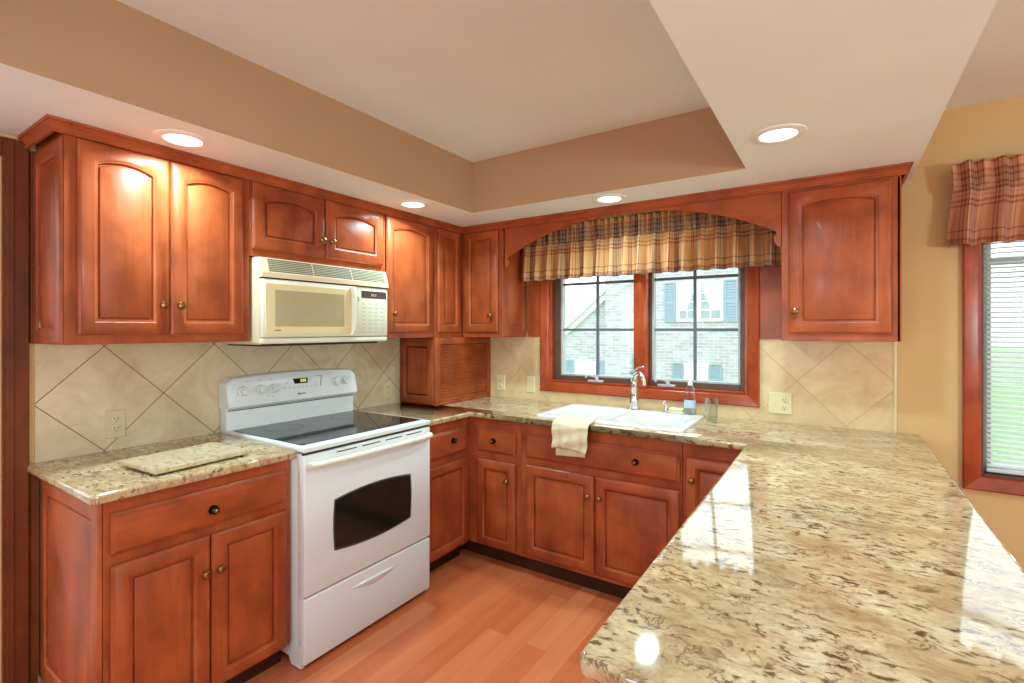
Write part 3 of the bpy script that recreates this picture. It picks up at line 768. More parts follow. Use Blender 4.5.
# oven door
od = obj('oven_door', MB().box((0.656, RY_0 + 0.003, 0.304), (0.703, RY_1 - 0.003, 0.893), 0.007, 3), W_, t)
def oven_window(inset, n0, n1):
    pts = []
    cy = -1.4405; hw = 0.232 - inset; zc = 0.562; hh = 0.112 - inset; bul = 0.020
    K = 16
    for k in range(K + 1):
        q = -1 + 2 * k / K; pts.append((q * hw, -hh - bul * (1 - q * q)))
    for k in range(1, 7): pts.append((hw + 0.006 * math.sin(k / 7 * math.pi), -hh + 2 * hh * k / 7))
    for k in range(K + 1):
        q = 1 - 2 * k / K; pts.append((q * hw, hh + bul * (1 - q * q)))
    for k in range(1, 7): pts.append((-hw - 0.006 * math.sin(k / 7 * math.pi), hh - 2 * hh * k / 7))
    return MB().loops([[Vector((n0, cy + a, zc + b)) for a, b in pts], [Vector((n1, cy + a, zc + b)) for a, b in pts]])
obj('window_border', oven_window(0.0, 0.700, 0.7036), M['dark_print'], od, 0)
obj('window_glass', oven_window(0.007, 0.700, 0.7044), M['oven_glass'], od, 0)
hb = MB(); pts = []
for k in range(25):
    s = k / 24; y = RY_0 + 0.02 + (RY_1 - RY_0 - 0.04) * s
    pts.append((0.722 + 0.016 * (1 - (2 * s - 1) ** 4), y, 0.852))
hb.tube(pts, 0.0155, 12, 0.85); hb.box((0.698, RY_0 + 0.012, 0.838), (0.728, RY_0 + 0.045, 0.866), 0.004); hb.box((0.698, RY_1 - 0.045, 0.838), (0.728, RY_1 - 0.012, 0.866), 0.004)
obj('handle', hb, M['bisque_white'], od)
mb = MB()
for y0 in (-1.66, -1.52, -1.38, -1.24): mb.box((0.7015, y0, 0.8765), (0.7035, y0 + 0.11, 0.8815))
obj('vent_slots', mb, M['dark_slot'], od)
obj('door_gap', MB().box((0.650, RY_0 + 0.006, 0.8935), (0.690, RY_1 - 0.006, 0.9045)), M['dark_slot'], t)
dw = obj('storage_drawer', MB().box((0.656, RY_0 + 0.003, 0.022), (0.701, RY_1 - 0.003, 0.296), 0.007, 3), W_, t)
def scoop():
    # lens-shaped finger scoop: a crescent lip standing a few millimetres proud of the drawer
    n = 24; L = []
    for k in range(n + 1):
        s = k / n; y = -1.585 + 0.29 * s; e = math.sin(math.pi * s)
        zt = 0.246 + 0.004 * e; zb = zt - 0.004 - 0.034 * e
        L.append([Vector((0.7005, y, zt)), Vector((0.7012 + 0.009 * e, y, zt - 0.004 - 0.002 * e)), Vector((0.7012 + 0.006 * e, y, zb + 0.012 * e)), Vector((0.7005, y, zb))])
    return MB().loops(L)
obj('pull', scoop(), W_, dw, 50)
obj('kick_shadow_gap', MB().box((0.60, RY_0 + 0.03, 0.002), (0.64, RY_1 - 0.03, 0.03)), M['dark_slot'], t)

# ------------------------------------------------------------------ over-the-range microwave
MY0, MY1 = -1.820, -1.076; MZ0, MZ1 = 1.352, 1.748
t = thing('microwave', (0.2, -1.44, MZ0), 'cream over-the-range microwave under the short cabinet', 'microwave')
FXm = 0.364
mb = MB(); mb.box((0.012, MY0, MZ0 + 0.004), (FXm, MY1, MZ1), 0.004); mb.box((0.03, MY0 + 0.02, MZ0 - 0.004), (0.33, MY1 - 0.02, MZ0 + 0.01))
obj('body', mb, M['bisque'], t)
# top vent grille, leaning back
gz0, gz1 = 1.655, 1.746
mb = MB(); mb.prism([Vector((FXm - 0.002, MY0, gz0)), Vector((FXm + 0.030, MY0, gz0)), Vector((FXm + 0.030, MY0, gz0 + 0.022)), Vector((FXm + 0.006, MY0, gz1)), Vector((FXm - 0.002, MY0, gz1))], (0, MY1 - MY0, 0))
vg = obj('vent_grille', mb, M['bisque'], t, 0)
mb = MB()
nsl = 7
for r in range(nsl):
    s = (r + 0.5) / nsl; z = gz0 + 0.026 + (gz1 - gz0 - 0.030) * s; x = FXm + 0.030 - 0.024 * ((z - gz0 - 0.022) / (gz1 - gz0 - 0.022))
    for c in range(3):
        y0 = MY0 + 0.035 + c * 0.232; mb.box((x - 0.006, y0, z - 0.0032), (x + 0.0012, y0 + 0.226, z + 0.0032))
obj('vent_slots', mb, M['grey_slot'], vg)
obj('gap_line', MB().box((FXm, MY0 + 0.006, gz0 - 0.006), (FXm + 0.026, MY1 - 0.006, gz0)), M['dark_slot'], t)
DY1 = -1.295
dr = obj('door', MB().box((FXm, MY0 + 0.004, MZ0 + 0.030), (FXm + 0.028, DY1, gz0 - 0.006), 0.005, 2), M['bisque_white'], t)
pn = obj('door_panel', MB().box((FXm + 0.02, MY0 + 0.016, MZ0 + 0.045), (FXm + 0.0298, DY1 - 0.040, gz0 - 0.026), 0.001, 1), M['cream_door'], dr)
obj('window', MB().box((FXm + 0.02, MY0 + 0.060, MZ0 + 0.082), (FXm + 0.0306, DY1 - 0.085, gz0 - 0.055), 0.0005, 1), M['micro_glass'], pn)
mb = MB()
for k, yy in enumerate((0.060, 0.066, 0.072, 0.078, 0.084)): mb.box((FXm + 0.025, MY0 + yy, MZ0 + 0.060), (FXm + 0.0302, MY0 + yy + 0.0045, MZ0 + 0.0655))
obj('emblem', mb, M['dark_print'], pn)
# handle: vertical ridge flaring at both ends
hy = DY1 - 0.026
mb = MB(); L = []
for k in range(17):
    s = k / 16; z = MZ0 + 0.036 + (gz0 - 0.014 - MZ0 - 0.036) * s; fl = abs(2 * s - 1) ** 6
    wd = 0.010 + 0.012 * fl; dp = 0.024 - 0.010 * fl
    L.append([Vector((FXm + 0.027, hy - wd, z)), Vector((FXm + 0.027 + dp, hy - wd * 0.6, z)), Vector((FXm + 0.027 + dp, hy + wd * 0.6, z)), Vector((FXm + 0.027, hy + wd, z))])
mb.loops(L); obj('handle', mb, M['bisque_white'], dr, 40)
cpn = obj('control_panel', MB().box((FXm, DY1 + 0.003, MZ0 + 0.030), (FXm + 0.026, MY1 - 0.003, gz0 - 0.006), 0.005, 2), M['bisque_white'], t)
dsp = obj('display', MB().box((FXm + 0.02, DY1 + 0.030, gz0 - 0.066), (FXm + 0.0268, MY1 - 0.012, gz0 - 0.026), 0.0005, 1), plain('maroon_display', srgb(70, 40, 36), 0.12), cpn)
mb = MB()
for yy in (0.098, 0.110, 0.124): mb.box((FXm + 0.024, DY1 + yy, gz0 - 0.054), (FXm + 0.0274, DY1 + yy + 0.008, gz0 - 0.040))
obj('clock_digits', mb, M['digits_dim'], dsp)
mb = MB()
for r in range(8):
    for c in range(4):
        y0 = DY1 + 0.034 + c * 0.044; z0 = MZ0 + 0.050 + r * 0.022
        mb.box((FXm + 0.022, y0, z0), (FXm + 0.0265, y0 + (0.020 if r % 3 else 0.028), z0 + 0.004))
obj('keypad_print', mb, plain('pale_keypad_print', srgb(176, 178, 172), 0.5), cpn)
obj('door_release', MB().box((FXm + 0.024, DY1 + 0.006, gz0 - 0.085), (FXm + 0.0272, DY1 + 0.016, gz0 - 0.062), 0.001, 1), M['grey_print'], cpn)
obj('bottom_rail', MB().box((FXm - 0.01, MY0 + 0.002, MZ0), (FXm + 0.024, MY1 - 0.002, MZ0 + 0.027), 0.006, 2), M['bisque_white'], t)
obj('underside_panel', MB().box((0.04, MY0 + 0.03, MZ0 - 0.012), (0.34, MY1 - 0.03, MZ0 - 0.002), 0.004), M['dark_slot'], t)

# ------------------------------------------------------------------ sink, faucet and things around it
t = thing('kitchen_sink', (1.49, -0.33, 0.914), 'white drop-in double-bowl sink under the window', 'sink')
def rrect(x0, y0, x1, y1, r, z, n=6):
    pts = []
    for (cx_, cy_, a0) in ((x1 - r, y1 - r, 0), (x0 + r, y1 - r, 90), (x0 + r, y0 + r, 180), (x1 - r, y0 + r, 270)):
        for k in range(n + 1):
            a = math.radians(a0 + 90 * k / n); pts.append(Vector((cx_ + r * math.cos(a), cy_ + r * math.sin(a), z)))
    return pts
def sink_rim():
    bm = bmesh.new(); mb = MB(); mb.bm.free(); mb.bm = bm
    ox0, oy0, ox1, oy1 = 1.072, -0.588, 1.908, -0.066; zr = 0.928
    outer = [rrect(ox0, oy0, ox1, oy1, 0.04, 0.9145), rrect(ox0, oy0, ox1, oy1, 0.04, 0.921), rrect(ox0 + 0.004, oy0 + 0.004, ox1 - 0.004, oy1 - 0.004, 0.038, 0.926), rrect(ox0 + 0.012, oy0 + 0.012, ox1 - 0.012, oy1 - 0.012, 0.034, zr)]
    rows = [[bm.verts.new(p) for p in lp] for lp in outer]; n = len(rows[0])
    for a, b in zip(rows, rows[1:]):
        for i in range(n): bm.faces.new((a[i], a[(i + 1) % n], b[(i + 1) % n], b[i]))
    edges = [bm.edges.get((rows[-1][i], rows[-1][(i + 1) % n])) for i in range(n)]
    for (bx0, by0, bx1, by1) in ((1.120, -0.548, 1.505, -0.165), (1.545, -0.548, 1.866, -0.165)):
        lv = [(0.0, zr, 0.075), (0.006, zr - 0.004, 0.072), (0.010, zr - 0.014, 0.07), (0.020, 0.82, 0.065), (0.035, 0.765, 0.06), (0.07, 0.752, 0.05)]
        br_ = [[bm.verts.new(p) for p in rrect(bx0 + i, by0 + i, bx1 - i, by1 - i, r, z)] for i, z, r in lv]
        m_ = len(br_[0])
        for a, b in zip(br_, br_[1:]):
            for i in range(m_): bm.faces.new((a[i], b[i], b[(i + 1) % m_], a[(i + 1) % m_]))
        bm.faces.new(br_[-1])
        edges += [bm.edges.get((br_[0][i], br_[0][(i + 1) % m_])) for i in range(m_)]
    bmesh.ops.triangle_fill(bm, use_beauty=True, use_dissolve=False, edges=edges)
    return mb
obj('basin', sink_rim(), M['porcelain'], t, 50)
for dx in (1.3125, 1.7055):
    obj('drain', MB().lathe([(0.043, 0), (0.043, 0.003), (0.034, 0.004), (0.03, 0.001), (0, 0.001)], (dx, -0.356, 0.7525), Z, 20), M['chrome'], t)

RIM = 0.9285
t = thing('kitchen_faucet', (1.500, -0.112, RIM), 'chrome single-lever faucet standing behind the sink bowls', 'faucet')
fx, fy = 1.500, -0.112
obj('base', MB().lathe([(0.042, 0), (0.042, 0.004), (0.034, 0.009), (0, 0.009)], (fx, fy, RIM), Z, 28), M['chrome'], t)
L = []
for k in range(15):
    s = k / 14; z = RIM + 0.009 + 0.168 * s; r = 0.030 - 0.009 * s + 0.002 * math.sin(s * 9); lean = -0.012 * s
    L.append((fx + 0.006 * s, fy + lean, z, r))
obj('body', MB().tube([(a, b, c) for a, b, c, r in L], [r for *_, r in L], 20), M['chrome'], t)
p0 = Vector((fx + 0.006, fy - 0.010, RIM + 0.172))
SD = Vector((0.80, -0.60, 0))
sp = [p0 + Vector((0, 0, -0.02)), p0 + Vector((0, 0, 0.012)), p0 + SD * 0.016 + Z * 0.042, p0 + SD * 0.048 + Z * 0.056, p0 + SD * 0.078 + Z * 0.040, p0 + SD * 0.094 + Z * 0.008, p0 + SD * 0.097 + Z * -0.014]
obj('spout', MB().tube(sp, [0.020, 0.018, 0.013, 0.0115, 0.011, 0.0115, 0.012], 16), M['chrome'], t)
lv = [p0 + Vector((0.0, 0.004, 0.0)), p0 + Vector((-0.010, 0.014, 0.034)), p0 + Vector((0.000, 0.012, 0.066)), p0 + Vector((0.028, 0.004, 0.086)), p0 + Vector((0.056, -0.004, 0.094))]
obj('lever', MB().tube(lv, [0.015, 0.011, 0.008, 0.0075, 0.006], 12, 0.7), M['chrome'], t)

t = thing('soap_dispenser', (1.690, -0.098, RIM), 'small chrome pump dispenser set in the sink ledge', 'dispenser')
obj('collar', MB().lathe([(0.020, 0), (0.020, 0.004), (0.013, 0.008), (0.011, 0.03), (0.007, 0.034), (0.006, 0.052), (0, 0.052)], (1.690, -0.098, RIM), Z, 18), M['chrome'], t)
obj('pump_spout', MB().tube([(1.690, -0.098, RIM + 0.048), (1.690, -0.104, RIM + 0.060), (1.688, -0.125, RIM + 0.062), (1.687, -0.142, RIM + 0.054)], [0.009, 0.009, 0.006, 0.005], 10), M['chrome'], t)

t = thing('soap_dish', (1.762, -0.120, RIM), 'small white dish with a sponge on the sink ledge', 'dish')
DC = (1.758, -0.118)
mb = MB(); mb.loops([rrect(DC[0] - 0.045, DC[1] - 0.030, DC[0] + 0.045, DC[1] + 0.030, 0.02, RIM), rrect(DC[0] - 0.052, DC[1] - 0.036, DC[0] + 0.052, DC[1] + 0.036, 0.024, RIM + 0.014), rrect(DC[0] - 0.049, DC[1] - 0.033, DC[0] + 0.049, DC[1] + 0.033, 0.022, RIM + 0.014), rrect(DC[0] - 0.042, DC[1] - 0.027, DC[0] + 0.042, DC[1] + 0.027, 0.018, RIM + 0.005)])
t2 = obj('dish', mb, M['porcelain'], t)
t3 = thing('sponge', (DC[0], DC[1], RIM + 0.006), 'pale yellow sponge lying in the small white dish', 'sponge')
sp_ = obj('foam', MB().box((DC[0] - 0.038, DC[1] - 0.023, RIM + 0.0058), (DC[0] + 0.038, DC[1] + 0.023, RIM + 0.024), 0.005, 2), M['sponge'], t3)
obj('scrub_pad', MB().box((DC[0] - 0.038, DC[1] - 0.023, RIM + 0.0242), (DC[0] + 0.038, DC[1] + 0.023, RIM + 0.031), 0.002, 2), plain('white_scrub_pad', srgb(232, 230, 214), 0.9, nscale=200, noise=0.1), t3)

bx_, by_ = 1.832, -0.108
t = thing('dish_soap_bottle', (bx_, by_, RIM), 'clear squeeze bottle of blue dish soap on the sink ledge', 'bottle')
def oval(rx, ry, z, n=24): return [Vector((bx_ + rx * math.cos(2 * math.pi * k / n), by_ + ry * math.sin(2 * math.pi * k / n), z)) for k in range(n)]
prof = [(0.030, 0.020, 0.0), (0.034, 0.024, 0.004), (0.035, 0.025, 0.03), (0.034, 0.024, 0.07), (0.030, 0.022, 0.095), (0.031, 0.0225, 0.115), (0.028, 0.020, 0.140), (0.017, 0.015, 0.160), (0.012, 0.012, 0.168)]
obj('bottle', MB().loops([oval(a, b, RIM + 0.0005 + c) for a, b, c in prof]), M['clear_plastic'], t)
obj('soap_liquid', MB().loops([oval(a * 0.94, b * 0.94, RIM + 0.002 + c) for a, b, c in [(0.030, 0.020, 0.0), (0.034, 0.024, 0.004), (0.035, 0.025, 0.024), (0.0345, 0.0245, 0.034)]]), M['blue_soap'], t)
obj('cap', MB().lathe([(0.0135, 0), (0.0135, 0.014), (0.011, 0.018), (0.007, 0.019), (0.006, 0.030), (0.004, 0.032), (0, 0.032)], (bx_, by_, RIM + 0.1685), Z, 18), M['porcelain'], t)
mb = MB(); L = []
for z in (0.040, 0.085):
    L.append([Vector((bx_ + 0.0355 * math.cos(a), by_ + 0.0255 * math.sin(a), RIM + z)) for a in [math.radians(205 + 130 * k / 16) for k in range(17)]] + [Vector((bx_ + 0.0347 * math.cos(a), by_ + 0.0247 * math.sin(a), RIM + z)) for a in [math.radians(335 - 130 * k / 16) for k in range(17)]])
obj('label', mb.loops(L), M['label'], t)

tx, ty = 1.968, -0.205
mb = MB().lathe([(0.026, 0), (0.028, 0.003), (0.036, 0.128), (0.0345, 0.128), (0.027, 0.010), (0, 0.009)], (tx, ty, CT + 0.0005), Z, 28)
tag(obj('glass_tumbler', mb, M['tumbler'], None, 40), 'clear straight-sided drinking glass on the counter right of the sink', 'glass')

# --- towel folded over the counter edge
def towel():
    x0, x1 = 1.238, 1.452
    path = [(-0.545, CT + 0.0190), (-0.57, CT + 0.0192), (-0.596, CT + 0.0175), (-0.615, CT + 0.009), (-0.64, CT + 0.0065), (-0.662, CT + 0.002), (-0.6745, CT - 0.012), (-0.6800, CT - 0.04), (-0.6845, CT - 0.09), (-0.6870, CT - 0.135)]
    def pos(s):
        a = s * (len(path) - 1); i = min(int(a), len(path) - 2); f = a - i
        return path[i][0] + (path[i + 1][0] - path[i][0]) * f, path[i][1] + (path[i + 1][1] - path[i][1]) * f
    def fn(u, v):
        y, z = pos(v); x = x0 + (x1 - x0) * u
        hang = max(0, (v - 0.62) / 0.38)
        wob = 0.006 * math.sin(u * 9 + v * 4) * hang + 0.004 * math.sin(u * 21 + 1.0) * hang
        y -= hang * 0.008 + wob + 0.006 * hang * math.sin(v * 34 + u * 5)
        z += 0.0012 * math.sin(u * 17 + v * 9) * (1 - hang) + hang * (0.010 * math.sin(u * 3.2 + 0.4) - 0.006)
        x += 0.008 * hang * math.sin(v * 9) - 0.012 * hang * (u - 0.5)
        return Vector((x, y, z))
    return fn
mb = MB(); mb.sheet(towel(), 40, 44)
def under(u, v):
    x = 1.264 + (1.436 - 1.264) * u; z = CT - 0.02 - 0.147 * v
    return Vector((x, -0.6745 - 0.0015 - 0.003 * math.sin(u * 11 + v * 3) * v, z - 0.012 * (1 - u) * v))
mb.sheet(under, 24, 20)
tw = obj('dish_towel', mb, M['towel'], None, 80)
md = tw.modifiers.new('thickness', 'SOLIDIFY'); md.thickness = 0.004; md.offset = 0.0
tag(tw, 'beige dish towel folded over the counter edge in front of the sink', 'towel')

# --- granite cutting board on the left counter
t = thing('cutting_board', (0.46, -2.15, CT), 'granite cutting board lying on the short counter left of the range', 'cutting board')
P = [Vector((0.345, -2.330, 0)), Vector((0.600, -2.315, 0)), Vector((0.575, -1.975, 0)), Vector((0.320, -1.990, 0))]
mb = MB(); c_ = sum(P, Vector()) / 4
def ring(s, z): return [c_ + (p - c_) * s + Vector((0, 0, z)) for p in P]
mb.loops([ring(0.985, CT + 0.008), ring(1.0, CT + 0.011), ring(1.0, CT + 0.022), ring(0.985, CT + 0.025)])
obj('slab', mb, M['granite_board'], t)
for p in P:
    q = c_ + (p - c_) * 0.82
    obj('rubber_foot', MB().lathe([(0.010, 0), (0.011, 0.004), (0.009, 0.0078), (0, 0.0078)], (q.x, q.y, CT + 0.0004), Z, 12), M['dark_slot'], t)

# ------------------------------------------------------------------ outlets and switches
def outlet(c, U, N, label, w=0.072, h=0.118, kind='duplex', mat=None, cat='outlet'):
    c, U, N = Vector(c), Vector(U), Vector(N)
    t = thing('wall_outlet' if cat == 'outlet' else 'wall_switch', c, label, cat)
    def quad(u0, u1, v0, v1, n0, n1, mb, ins=0.0):
        a = [c + U * u + Z * v + N * n0 for u, v in ((u0, v0), (u1, v0), (u1, v1), (u0, v1))]
        b = [c + U * u + Z * v + N * n1 for u, v in ((u0 + ins, v0 + ins), (u1 - ins, v0 + ins), (u1 - ins, v1 - ins), (u0 + ins, v1 - ins))]
        return mb.loops([a, b])
    m_ = mat or M['ivory']
    pl = obj('cover_plate', quad(-w / 2, w / 2, -h / 2, h / 2, 0.0, 0.006, MB(), 0.004), m_, t, 0)
    cols = [0.0] if w < 0.09 else [-w * 0.2, w * 0.2]
    for i, cu in enumerate(cols):
        if kind == 'duplex' or (kind == 'combo' and i == 1):
            for dv in (-0.0195, 0.0195):
                s = obj('socket', MB().lathe([(0.0165, 0), (0.0165, 0.003), (0.015, 0.004), (0, 0.004)], c + U * cu + Z * dv + N * 0.0055, N, 20), m_, t)
                mb = MB()
                for du in (-0.006, 0.006): quad(cu + du - 0.0012, cu + du + 0.0012, dv - 0.001, dv + 0.008, 0.009, 0.0099, mb)
                mb.lathe([(0.0022, 0), (0.0022, 0.0009)], c + U * cu + Z * (dv - 0.008) + N * 0.009, N, 10)
                obj('slots', mb, M['dark_slot'], s, 0)
        else:
            mb = MB(); quad(cu - 0.005, cu + 0.005, -0.012, 0.012, 0.0055, 0.0075, mb); quad(cu - 0.0035, cu + 0.0035, 0.0, 0.010, 0.007, 0.016, mb, 0.001)
            obj('toggle', mb, m_, t, 0)
    return t
outlet((0.0085, -2.233, 1.022), Y, X, 'almond duplex outlet on the tile above the cutting board', mat=M['almond'])
outlet((0.0085, -0.730, 1.012), Y, X, 'ivory outlet on the tile between the range and the tambour unit', kind='duplex')
outlet((0.440, -0.0085, 1.022), X, -Y, 'ivory outlet on the tile just right of the tambour unit')
outlet((0.700, -0.0085, 1.022), X, -Y, 'ivory switch plate on the tile against the sink window casing', kind='switch', cat='switch')
outlet((2.279, -0.0085, 1.018), X, -Y, 'double ivory switch and outlet plate right of the sink window', w=0.116, kind='combo')

# ------------------------------------------------------------------ recessed lights
for (lx, ly, lab) in ((0.487, -2.180, 'recessed downlight in the soffit above the left wall cabinet'), (0.516, -1.003, 'recessed downlight in the soffit above the microwave end'),
                      (1.499, -0.500, 'recessed downlight in the soffit over the sink arch'), (2.360, -1.002, 'recessed downlight in the soffit above the peninsula')):
    t = thing('recessed_downlight', (lx, ly, SOF), lab, 'light', 'recessed downlights in the soffit')
    obj('trim_ring', MB().lathe([(0.062, -0.003), (0.064, -0.007), (0.080, -0.007), (0.092, -0.004), (0.094, -0.0004), (0.062, -0.0004)], (lx, ly, SOF), Z, 36, False), M['trim_white'], t)
    obj('lens', MB().lathe([(0.0, -0.0038), (0.040, -0.0036), (0.0635, -0.0026), (0.0635, -0.0006), (0.0, -0.0006)], (lx, ly, SOF), Z, 32), M['lens'], t)
    la = area_lamp('downlight_lamp', (0, 0, -0.012), 0.11, DOWNLIGHT_W, (0.64, 1.0, 1.11), spread=math.radians(150)); la.parent = t

# ------------------------------------------------------------------ sink window
w1 = sroot('window_1', (1.48, 0, 1.5), 'cherry-cased double casement window over the sink')
def frame_rect(mb, x0, x1, z0, z1, w, y0, y1, bev=0.002, sides='LRBT'):
    if 'L' in sides: mb.box((x0, y0, z0), (x0 + w, y1, z1), bev, 1)
    if 'R' in sides: mb.box((x1 - w, y0, z0), (x1, y1, z1), bev, 1)
    if 'B' in sides: mb.box((x0 + w, y0, z0), (x1 - w, y1, z0 + w), bev, 1)
    if 'T' in sides: mb.box((x0 + w, y0, z1 - w), (x1 - w, y1, z1), bev, 1)
    return mb
def casing(mb_v, mb_h, x0, x1, z0, z1, w, ox=0.0):
    # mitred casing with a stepped profile, built as a loop of 4 corners
    prof = [(0.0, 0.0), (0.0, -0.020), (0.006, -0.024), (w * 0.35, -0.022), (w * 0.75, -0.017), (w - 0.006, -0.016), (w - 0.002, -0.013), (w, -0.010), (w, 0.0)]
    def ring(ux, uz, sx, sz): return [Vector((ux + sx * d, y, uz + sz * d)) for d, y in prof]
    c = [ring(x0, z0, 1, 1), ring(x1, z0, -1, 1), ring(x1, z1, -1, -1), ring(x0, z1, 1, -1)]
    for i in (1, 3): mb_v.loops([c[i], c[(i + 1) % 4]])
    for i in (0, 2): mb_h.loops([c[i], c[(i + 1) % 4]])
mv, mh = MB(), MB(); casing(mv, mh, 0.782, 2.181, 0.987, 2.13, 0.063)
for m_ in (mv, mh): pass
obj('casing_jamb', mv, M['casing_z'], w1, 25); obj('casing_rail', mh, M['casing_x'], w1, 25)
obj('jamb_liner', frame_rect(MB(), 0.845, 2.118, 1.040, 2.085, 0.016, 0.0005, 0.119), M['casing_z'], w1)
obj('mullion', MB().box((1.462, -0.016, 1.052), (1.545, 0.115, 2.08), 0.005, 2), M['casing_z'], w1)
obj('stool', MB().box((0.862, -0.004, 1.0565), (1.461, 0.03, 1.066), 0.002, 1).box((1.546, -0.004, 1.0565), (2.101, 0.03, 1.066), 0.002, 1), M['casing_x'], w1)
for (a0, a1, g0, g1, cr) in ((0.862, 1.461, 0.926, 1.440, 1.19), (1.546, 2.101, 1.573, 2.062, 1.66)):
    mb = MB(); y0, y1 = 0.038, 0.098
    mb.box((a0, y0, 1.057), (g0 - 0.012, y1, 2.068), 0.002, 1); mb.box((g1 + 0.012, y0, 1.057), (a1, y1, 2.068), 0.002, 1)
    mb.box((g0 - 0.012, y0, 1.057), (g1 + 0.012, y1, 1.098), 0.002, 1); mb.box((g0 - 0.012, y0, 2.050), (g1 + 0.012, y1, 2.068), 0.002, 1)
    s = obj('sash', mb, M['sash'], w1)
    obj('glazing_bead', frame_rect(MB(), g0 - 0.012, g1 + 0.012, 1.098, 2.050, 0.012, 0.046, 0.09, 0.001), M['bead'], s)
    gc = (g0 + g1) / 2
    mb = MB(); mb.box((gc - 0.0085, 0.062, 1.11), (gc + 0.0085, 0.078, 2.038))
    for zz in (1.416, 1.733): mb.box((g0, 0.062, zz - 0.0085), (gc - 0.0085, 0.078, zz + 0.0085)); mb.box((gc + 0.0085, 0.062, zz - 0.0085), (g1, 0.078, zz + 0.0085))
    obj('muntin_bars', mb, M['muntin'], s)
    obj('pane', MB().box((g0, 0.0685, 1.11), (g1, 0.0715, 2.038)), M['pane'], s, 0)
    # crank handle
    mb = MB(); mb.box((cr - 0.055, 0.004, 1.0665), (cr + 0.055, 0.034, 1.080), 0.004, 2)
    mb.lathe([(0.013, 0), (0.012, 0.016), (0.008, 0.024), (0, 0.024)], (cr + 0.01, 0.012, 1.078), Z, 14)
    mb.tube([(cr + 0.01, 0.010, 1.096), (cr - 0.012, -0.004, 1.108), (cr - 0.038, -0.008, 1.112), (cr - 0.06, -0.006, 1.102)], [0.006, 0.0055, 0.005, 0.005], 8)
    mb.lathe([(0.005, 0), (0.008, 0.004), (0.008, 0.014), (0.005, 0.018), (0, 0.018)], (cr - 0.06, -0.006, 1.092), Z, 10)
    obj('crank_handle', mb, M['bead'], w1, 40)

# ------------------------------------------------------------------ curtain valances
def pleated(x0, x1, ytop, ybot, zt, zb, zp, npl, flare=0.0, seed=1, full=2.0, flip=1, amp=0.02):
    rnd = random.Random(seed); ph = [rnd.uniform(-0.4, 0.4) for _ in range(npl + 2)]; am = [rnd.uniform(0.75, 1.2) for _ in range(npl + 2)]
    def fn(u, v):            # v 0 = top
        z = zt + (zb - zt) * v
        k = u * npl; i = int(min(k, npl - 1e-6)); f = k - i
        vp = (zt - zp) / (zt - zb)
        # pinch pleat: narrow fold gathered at zp, fanning out above and below
        pinch = math.exp(-((f - 0.5) / 0.11) ** 2)
        if v < vp:
            a = v / vp; fold = amp * (0.35 + 0.55 * (1 - a)) * math.cos(2 * math.pi * (f * 2)) * am[i] * 0.5 + amp * 0.55 * pinch
        else:
            a = (v - vp) / (1 - vp); fold = amp * (0.45 + 0.75 * a) * math.cos(2 * math.pi * f + math.pi + ph[i] * a * 0.8) * am[i] + amp * 0.4 * math.cos(4 * math.pi * f + ph[i]) * a + amp * 0.6 * pinch * (1 - a)
        dip = -amp * 0.5 * math.exp(-((v - vp) / 0.05) ** 2)
        y = ytop + (ybot - ytop) * v - fold - dip * 0
        x = x0 + (x1 - x0) * u
        narrow = -flare * math.exp(-((v - vp) / 0.30) ** 2) * (u - 0.5) * 2 * 0.5
        x += narrow + flare * 0.6 * max(0, v - vp) * (u - 0.5) * 2
        z += 0.006 * math.sin(u * npl * 2 * math.pi + 1) * v
        return Vector((x, y, z))
    L = (x1 - x0) * full
    return fn, (lambda u, v: (u * L, (1 - v) * (zt - zb)))
t = thing('curtain_valance', (1.47, -0.08, 2.1), 'pleated plaid valance hanging over the sink window behind the arch', 'curtain')
fn, uv = pleated(0.684, 2.300, -0.095, -0.105, 2.128, 1.757, 1.995, 18, 0.0, 3, 1.7, amp=0.036)
mb = MB(); mb.sheet(fn, 17 * 18, 26, uv)
o = obj('cloth', mb, M['plaid'], t, 60); md = o.modifiers.new('thickness', 'SOLIDIFY'); md.thickness = 0.002
obj('curtain_rod', MB().tube([(0.69, -0.045, 2.06), (2.308, -0.045, 2.06)], 0.008, 10), M['brass'], t)
t = thing('curtain_valance', (3.7, -0.08, 2.1), 'pleated plaid valance over the dining window, coloured rustier for the light', 'curtain')
fn, uv = pleated(2.965, 4.42, -0.10, -0.10, 2.165, 1.795, 2.045, 13, 0.02, 5, 1.9, amp=0.042)
mb = MB(); mb.sheet(fn, 12 * 18, 26, uv)
o = obj('cloth', mb, plaid('dining_lit_plaid', srgb(208, 142, 104), srgb(140, 48, 34), srgb(84, 42, 30), srgb(170, 112, 88)), t, 60); md = o.modifiers.new('thickness', 'SOLIDIFY'); md.thickness = 0.002  # same cloth, colours shifted rustier to imitate the light there
mb = MB()
mb.sheet(lambda u, v: Vector((2.985 + 0.012 * math.sin(v * 5), -0.004 - 0.085 * u, 2.16 - 0.36 * v)), 6, 20, lambda u, v: (u * 0.1, (1 - v) * 0.37))
o = obj('return_cloth', mb, bpy.data.materials['dining_lit_plaid'], t, 60); md = o.modifiers.new('thickness', 'SOLIDIFY'); md.thickness = 0.002
obj('curtain_rod', MB().tube([(2.99, -0.05, 2.10), (4.40, -0.05, 2.10)], 0.008, 10), M['brass'], t)

